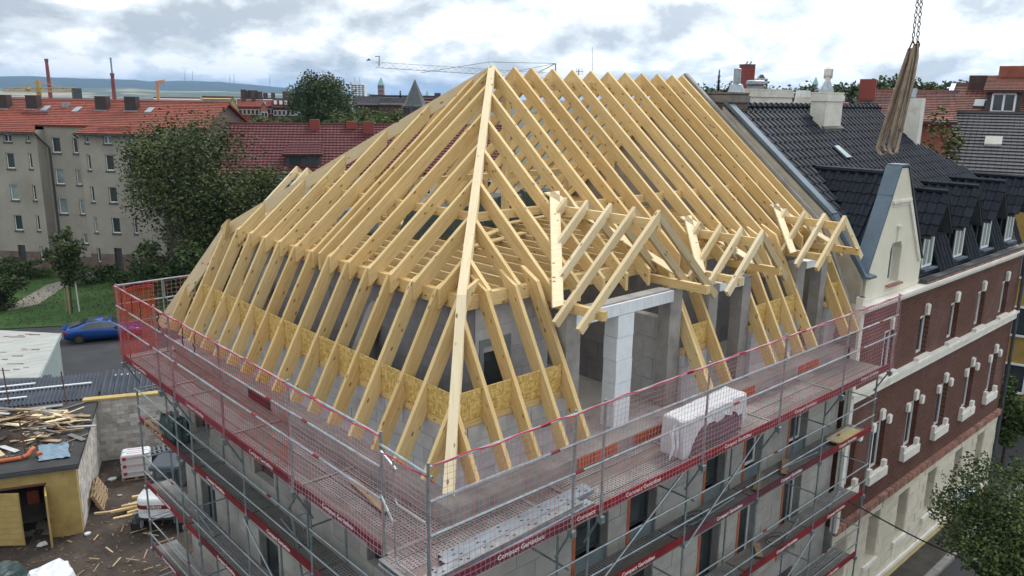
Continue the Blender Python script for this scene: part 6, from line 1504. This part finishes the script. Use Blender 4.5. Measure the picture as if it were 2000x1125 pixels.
# ---- white block yard wall running right from the garage's back corner
wl = thing('yard_wall', (1.9, 27.2, GZ), 'white painted block wall closing the yard behind the pallets', 'wall')
wd_ = V((.92, -.39, 0)).normalized(); wn = V((-wd_.y, wd_.x, 0)); WM = Matrix(((wd_.x, wn.x, 0, 2.0), (wd_.y, wn.y, 0, 27.3), (0, 0, 1, 0), (0, 0, 0, 1)))
MB().box(-.9, 9, .03, .25, GZ-.1, -7.0, mt=WM).build('mortar', 'mortar', wl)
for k in range(15):
    z0 = GZ+k*.192; s = -.9-(.18 if k % 2 else 0)
    while s < 5.2:
        a, b_ = max(s, -.9), min(s+.36, 5.2); s += .36
        if b_-a > .06: MB().box(a+.004, b_-.004, R.uniform(-.010, .008), .1, z0+.004, z0+.188, mt=WM).build('block', 'white_block_wall', wl)
MB().box(5.21, 9, .0, .1, GZ, -7.01, mt=WM).build('wall', 'white_block_wall', wl)
MB().box(-.9, 9, -.06, .32, -7.01, -6.92, mt=WM).build('coping', 'yellow_paint', wl)
o = MB().box(1.55, 2.0, -.025, -.008, -8.25, -8.05, mt=WM).build('sign', 'clay_orange', None, 'small orange plate on the white yard wall', 'sign', origin=WM @ V((1.8, 0, -8.15)))
# ---- corrugated roofs behind
def corrugated(name, o, u, v_, nu, wave, amp, label, mat='corrug'):
    o, u, v_ = V(o), V(u), V(v_); L = u.length; n = int(L/wave*6); ud = u/L; nn = ud.cross(v_.normalized()); mb = MB(); vs = []
    if nn.z < 0: nn = -nn
    for th in (0, -.02):
        for q in (V((0, 0, 0)), v_):
            for i in range(n+1): vs.append(o+ud*(L*i/n)+q+nn*(amp*math.sin(i/6*2*math.pi)+th))
    m = n+1; fs = [(i, i+1, m+i+1, m+i) for i in range(n)]+[(2*m+i+1, 2*m+i, 3*m+i, 3*m+i+1) for i in range(n)]+[(i, 2*m+i, 2*m+i+1, i+1) for i in range(n)]
    mb.add(vs, fs); t = thing(name, o, label, 'roof'); mb.build('corrugated_sheet', mat, t, fix=False); return t
p1, p2, p3 = hitz(196, 782, -7.0), hitz(345, 772, -7.0), hitz(330, 737, -7.0)
t = corrugated('lean_to_roof', (1.9, 27.75, -6.95), (7.5, -3.2, 0), (.95, 2.3, .35), 30, .26, .075, 'dark blue grey corrugated lean-to roof behind the white wall')
MB().box(0, 8, 2.4, 2.6, GZ, -6.7, mt=WM).build('rear_wall', 'white_block_wall', t)
t = corrugated('lean_to_roof', (-4.8, 30.4, -7.0), (6.6, -2.6, 0), (.9, 2.2, .4), 30, .16, .045, 'blue corrugated roof with pale battens behind the garage')
MB().poly([V((-4.8, 30.3, -7.3)), V((1.8, 27.7, -7.3)), V((1.8, 27.7, -7.1)), V((-4.8, 30.3, -7.1))], (-.05, -.12, 0)).build('fascia', 'gutter', t)
for k, (f, a, b_) in enumerate(((.55, .35, .95), (.25, .1, .6), (.75, .3, .62))):
    q0 = V((-4.8, 30.4, -7.0))+V((6.6, -2.6, 0))*a+V((.9, 2.2, .4))*f+V((0, 0, .07)); q1 = V((-4.8, 30.4, -7.0))+V((6.6, -2.6, 0))*b_+V((.9, 2.2, .4))*(f+.02)+V((0, 0, .07))
    o = beam_obj('batten', q0, q1, .12, .05, 'foil_white', None); tag(o, 'pale batten lying on the blue corrugated roof, %s' % ['lowest', 'middle', 'upper'][k], 'batten')
# ---- pale shed by the car park
sh_ = thing('shed', (1.5, 38, GZ), 'shed with peeling white roof and grey green boarded end by the car park', 'shed')
a, b_, c, d = V((.7, 33.5, -7.35)), V((3.35, 40.4, -7.2)), V((-3, 45, -6.6)), V((-5.6, 36.5, -6.9))
ro = MB().box8([p-V((0, 0, .1)) for p in (a, b_, c, d)], [a, b_, c, d]).build('roof', 'peeling', sh_)
e = MB(); dd = (b_-a)
for k in range(22):
    q0 = a+dd*((k+.04)/22); q1 = a+dd*((k+.96)/22); q0 = V((q0.x-.1, q0.y, 0)); q1 = V((q1.x-.1, q1.y, 0)); MB().poly([V((q0.x, q0.y, GZ)), V((q1.x, q1.y, GZ)), V((q1.x, q1.y, -7.36)), V((q0.x, q0.y, -7.36))], (-.04, .015, 0)).build('wall_board', 'teal_board', sh_)
e2 = (d-a)
MB().poly([V((a.x-.06, a.y+.06, GZ)), V((d.x, d.y+.06, GZ)), V((d.x, d.y+.06, -7.4)), V((a.x-.06, a.y+.06, -7.5))], (.02, .15, 0)).build('wall', 'teal_board', sh_)
MB().poly([a+V((.05, -.1, -.22)), b_+V((.05, 0, -.22)), b_+V((.05, 0, .02)), a+V((.05, -.1, .02))], (-.05, .02, 0)).build('verge_board', 'teal_board', sh_)
MB().poly([a+V((0, -.12, -.2)), d+V((0, -.12, -.2)), d+V((0, -.12, .01)), a+V((0, -.12, .01))], (0, .05, 0)).build('fascia', 'teal_board', sh_)
for k in range(60):
    u, v_ = R.uniform(.1, .95), R.uniform(.05, .95); p = a+(d-a)*u+(b_-a)*v_+((c-d)-(b_-a))*u*v_; L = R.uniform(.2, .8)
    q = (d-a).normalized(); m2 = MB().beam(p-q*L/2+V((0, 0, .012)), p+q*L/2+V((0, 0, .012)), R.uniform(.05, .14), .02); m2.build('peeled_patch', 'stone_dark', sh_)
t = corrugated('shed_roof', (-5.2, 33.2, -7.75), (5.7, -1.6, 0), (.9, 2.4, .25), 30, .15, .03, 'low blue ribbed roof in front of the white shed')
p = hitz(108, 746, GZ); bn = thing('bin', p, 'grey bin standing on the car park by the shed', 'bin'); MB().lathe(p, [(.28, 0), (.34, .85), (.37, .87), (.37, .93)], 12).build('body', 'zinc_pale', bn); MB().lathe(p+V((0, 0, .931)), [(.36, 0), (.30, .06), (.05, .09)], 12).build('lid', 'galv', bn)
# ---- blue coupe
cx, cy = 5.15+2.25, 48.0-.85; car = thing('parked_car', (cx, cy, -9.87), 'bright blue two door coupe parked on the asphalt by the lawn', 'car', rz=math.atan2(-1.47, 4.15))
ST = [(-2.35, .55, .52, .80, .80, .5), (-2.3, .72, .34, .92, .93, .6), (-2.0, .84, .28, .98, 1.02, .66), (-1.5, .90, .24, .96, 1.14, .64), (-.8, .92, .22, .93, 1.36, .60), (-.1, .92, .22, .92, 1.42, .60), (.5, .92, .22, .91, 1.32, .62), (1.1, .92, .22, .90, 1.0, .70), (1.35, .91, .22, .88, .92, .74), (1.9, .88, .26, .80, .82, .70), (2.25, .78, .32, .68, .70, .6), (2.38, .58, .42, .58, .60, .5)]
mb = MB(); vs = []
for x, hw, zb, zs, zt, rw in ST: vs += [(x, -hw*.92, zb), (x, -hw, (zb+zs)/2), (x, -hw*.98, zs), (x, -rw, zt), (x, 0, zt+.03), (x, rw, zt), (x, hw*.98, zs), (x, hw, (zb+zs)/2), (x, hw*.92, zb)]
fs = [(i*9+k, i*9+k+1, (i+1)*9+k+1, (i+1)*9+k) for i in range(len(ST)-1) for k in range(8)]+[(i*9+8, i*9, (i+1)*9, (i+1)*9+8) for i in range(len(ST)-1)]+[tuple(range(9)), tuple((len(ST)-1)*9+k for k in range(9))[::-1]]
mb.add(vs, fs); mb.build('body', 'car_blue', car, local=True, smooth=True)
def side_win(pts, name='side_window'):
    for s in (-1, 1): MB().poly([V((x, s*y, z)) for x, y, z in pts], (0, s*.012, .004)).build(name, 'glass', car, local=True)
side_win([(-1.55, .84, .98), (-.05, .905, .95), (-.05, .66, 1.36), (-.8, .665, 1.31)]); side_win([(.0, .905, .95), (1.0, .86, .95), (.55, .68, 1.25), (.0, .66, 1.36)])
MB().poly([V((-1.98, -.62, 1.05)), V((-1.98, .62, 1.05)), V((-.95, .55, 1.345)), V((-.95, -.55, 1.345))], (-.01, 0, .035)).build('rear_window', 'glass', car, local=True)
MB().poly([V((-.9, -.56, 1.37)), V((-.9, .56, 1.37)), V((.35, .56, 1.395)), V((.35, -.56, 1.395))], (0, 0, .03)).build('roof_panel', 'black', car, local=True)
MB().poly([V((1.12, -.66, .99)), V((1.12, .66, .99)), V((.52, .58, 1.33)), V((.52, -.58, 1.33))], (.01, 0, .03)).build('windscreen', 'glass', car, local=True)
for s in (-1, 1):
    MB().box(-2.36, -2.12, *sorted((s*.42, s*.78)), .74, .86).build('tail_light', 'tail_red', car, local=True); MB().box(2.1, 2.32, *sorted((s*.45, s*.75)), .56, .68).build('headlight', 'glass_pale', car, local=True)
    MB().box(.72, .9, *sorted((s*.92, s*1.1)), .93, 1.05).build('wing_mirror', 'black', car, local=True)
    for x in (-1.45, 1.42):
        w_ = MB().tube([V((x, s*.70, .33)), V((x, s*.93, .33))], .335, 18).build('wheel', 'tyre', car, local=True); rm = MB().tube([V((x, s*.90, .33)), V((x, s*.94, .33))], .2, 10).build('rim', 'frame_dark', w_, local=True)
MB().box(-2.45, -2.2, -.62, .62, 1.0, 1.03).build('spoiler', 'car_blue', car, local=True)
MB().box(-2.37, -2.28, -.26, .26, .52, .63).build('number_plate', 'white_print', car, local=True)
# ---- compact loader, insulation pack, pallets, wood, bags
ld = thing('mini_excavator', (1.9, 20.3, GZ), 'white and dark compact excavator half hidden behind the yard scaffold', 'excavator', rz=rad(52))
for s in (-1, 1):
    m2 = MB(); pr = []
    for k in range(20):
        a = 2*math.pi*k/20; pr.append((.85*math.copysign(min(1, abs(math.cos(a))*1.25), math.cos(a)), .24+.24*math.sin(a)))
    m2.poly([V((x, s*.82-.16, z)) for x, z in pr], (0, .32, 0)); tr_ = m2.build('track', 'tyre', ld, local=True)
    for x in (-.62, .62): MB().tube([V((x, s*.82-.18, .24)), V((x, s*.82+.18, .24))], .17, 10).build('track_wheel', 'machine_white', tr_, local=True)
MB().box(-.7, .7, -.62, .62, .42, .62).build('undercarriage', 'machine_dark', ld, local=True)
def rbox(x0, x1, y0, y1, z0, z1, r, front=None):
    m2 = MB(); pts = []
    for (cx_, cy_, a0) in ((x1-r, y1-r, 0), (x0+r, y1-r, 90), (x0+r, y0+r, 180), (x1-r, y0+r, 270)):
        for k in range(5): a = rad(a0+k*22.5); pts.append((cx_+r*math.cos(a), cy_+r*math.sin(a)))
    n = len(pts); xc, yc = (x0+x1)/2, (y0+y1)/2; L = [(1.0, z0), (1.0, z1-.12), (.95, z1-.04), (.85, z1)]; vs = []
    for k_, z in L: vs += [(xc+(x-xc)*k_, yc+(y-yc)*k_, z) for x, y in pts]
    fs = [(i*n+k, i*n+(k+1) % n, (i+1)*n+(k+1) % n, (i+1)*n+k) for i in range(len(L)-1) for k in range(n)]+[tuple(range(n))[::-1], tuple((len(L)-1)*n+k for k in range(n))]
    return m2.add(vs, fs)
rbox(-.95, .2, -.72, .72, .66, 1.45, .35).build('counterweight', 'machine_white', ld, local=True, smooth=False)
rbox(-.97, .1, -.735, .735, 1.02, 1.24, .36).build('red_band', 'toe_red', ld, local=True)
text_obj('Bobcat', .19, 'white_print', ld, W(ld)+V((-.985, 0, 1.12)), (0, -1, 0), (0, 0, 1))
MB().box(-.92, .3, -.68, .68, .6, .66).build('deck', 'machine_dark', ld, local=True)
rbox(-.15, .95, -.66, .3, 1.3, 2.25, .15).build('cab', 'glass', ld, local=True); rbox(-.35, 1.05, -.75, .4, 2.26, 2.42, .2).build('cab_roof', 'machine_dark', ld, local=True)
MB().tube([V((.6, .2, .9)), V((1.5, .25, 1.9)), V((2.2, .25, 1.6)), V((2.5, .25, .8))], [.14, .13, .1, .09], 6).build('boom', 'machine_dark', ld, local=True, fix=False)
MB().poly([V((2.4, 0, .35)), V((2.75, 0, .35)), V((2.7, 0, .8)), V((2.45, 0, .85))], (0, .5, 0)).build('bucket', 'machine_dark', ld, local=True)
for s in (-.8, .8): MB().tube([V((-1.05, s*.9, .5)), V((-1.1, s*.9, .95)), V((-1.1, s*.2, 1.0))], .025, 6).build('guard_bar', 'galv', ld, local=True, fix=False)
pallet((2.35, 24.9, GZ+.02), rad(-22), 'wooden pallet carrying the wrapped insulation packs'); 
ins = thing('insulation_stack', (2.35, 24.9, GZ+.165), 'stack of white insulation packs with red lettering on a pallet', 'insulation packs', rz=rad(-22))
for k in range(3):
    for j in range(2):
        pk = rbox(-.58, .58, -.4+j*.41, -.01+j*.41, .0+k*.34, .33+k*.34, .05).build('insulation_pack', 'foil_white', ins, local=True)
        if j == 0:
            text_obj('ROCKWOOL', .15, 'red_print', pk, W(pk)+V((.05, -.402, .17+k*.34)), (1, 0, 0), (0, 0, 1)); MB().box(-.5, -.36, -.408, -.399, .10+k*.34, .25+k*.34).build('red_mark', 'red_print', pk, local=True)
        if k == 2: text_obj('ROCKWOOL', .11, 'red_print', pk, W(pk)+V((0, -.2+j*.41, .333+k*.34)), (1, 0, 0), (0, 1, 0))
bundle('black_tarp', (2.9, 4.6, 22.6, 24.4, .75), 'machine_dark', 'dark blue grey tarp over a heap beside the insulation packs', 'tarp', 41, GZ, .09)
t = thing('cable_reel', (3.6, 25.2, GZ), 'dark crate of fittings behind the insulation packs', 'crate'); MB().box(3.1, 4.1, 24.9, 25.7, GZ, GZ+.7).build('crate_body', 'machine_dark', t)
for k in range(5): MB().tube([(3.15+.2*k, 24.95, GZ+.75), (3.3+.2*k, 25.6, GZ+.82)], .06, 7).build('fitting', 'galv', t)
rr = random.Random(5)
for i in range(16):
    a = rad(-18)+rr.gauss(0, .14); L = rr.uniform(.8, 2.3) if i > 0 else 3.0; c = V((1.7+rr.gauss(0, .35), 21.75+rr.gauss(0, .22), GZ+.08+.035*(i % 8))); d = V((math.cos(a), math.sin(a), 0))*L/2
    o = beam_obj('squared_timber', c-d, c+d, .1, .08, 'timber' if i % 3 else 'timber_grey', None); tag(o, '%s sawn timber in the low wood pile left of the excavator' % ('longest' if i == 0 else 'yellow' if i % 3 else 'greyish'), 'timber', 'timbers in the low wood pile')
for i, (x, y, a, ti) in enumerate(((.55, 24.0, rad(70), rad(62)), (.35, 23.4, rad(66), rad(66)))):
    pallet((x, y, GZ+.25), a, ['grey pallet leaning against the garage side wall, rear one', 'grey pallet leaning against the garage side wall, front one'][i], ti, 'pallets leaning on the garage')
bundle('white_cover', (-3.2, -1.75, 17.6, 19.1, .62), 'foil_white', 'pallet covered with white plastic sheet at the bottom left corner', 'plastic sheet', 51, GZ, .06)
bundle('dark_sheet', (-4.6, -2.9, 19.4, 20.6, .3), 'tarp_green', 'crumpled dark plastic sheet in front of the yellow door', 'plastic sheet', 52, GZ+.02, .09)
for i, (px, py, s) in enumerate(((345, 965, .0), (220, 937, .35), (235, 970, .2), (170, 1045, .25), (85, 1065, .4))):
    if s == 0: continue
    p = hitz(px, py, GZ); m2 = MB(); pts = [p+V((math.cos(k*1.05)*s*rr.uniform(.5, 1)*.6, math.sin(k*1.05)*s*rr.uniform(.5, 1)*.6, .02)) for k in range(6)]; m2.poly(pts, (0, 0, .06)); m2.build('litter', 'foil_white' if i != 2 else 'concrete', None, ['', 'crumpled pale paper on the dirt in front of the packs', 'flat grey stone on the dirt below the paper', 'white scrap by the garage corner', 'pale rag inside the garage door'][i], 'litter', origin=p)
for i in range(18):
    p = hitz(rr.uniform(130, 330), rr.uniform(1010, 1120), GZ); a = rr.uniform(0, 6.3); L = rr.uniform(.2, .7); d = V((math.cos(a), math.sin(a), .02))*L/2
    o = beam_obj('wood_strip', p-d+V((0, 0, .12)), p+d+V((0, 0, .10)), rr.uniform(.025, .05), .012, 'old_wood' if i % 4 else 'timber_grey', None); tag(o, '%s wood strip littering the dirt below the garage' % ('thin brown' if i % 4 else 'thin pale grey'), 'wood strip', 'wood strips littering the yard')
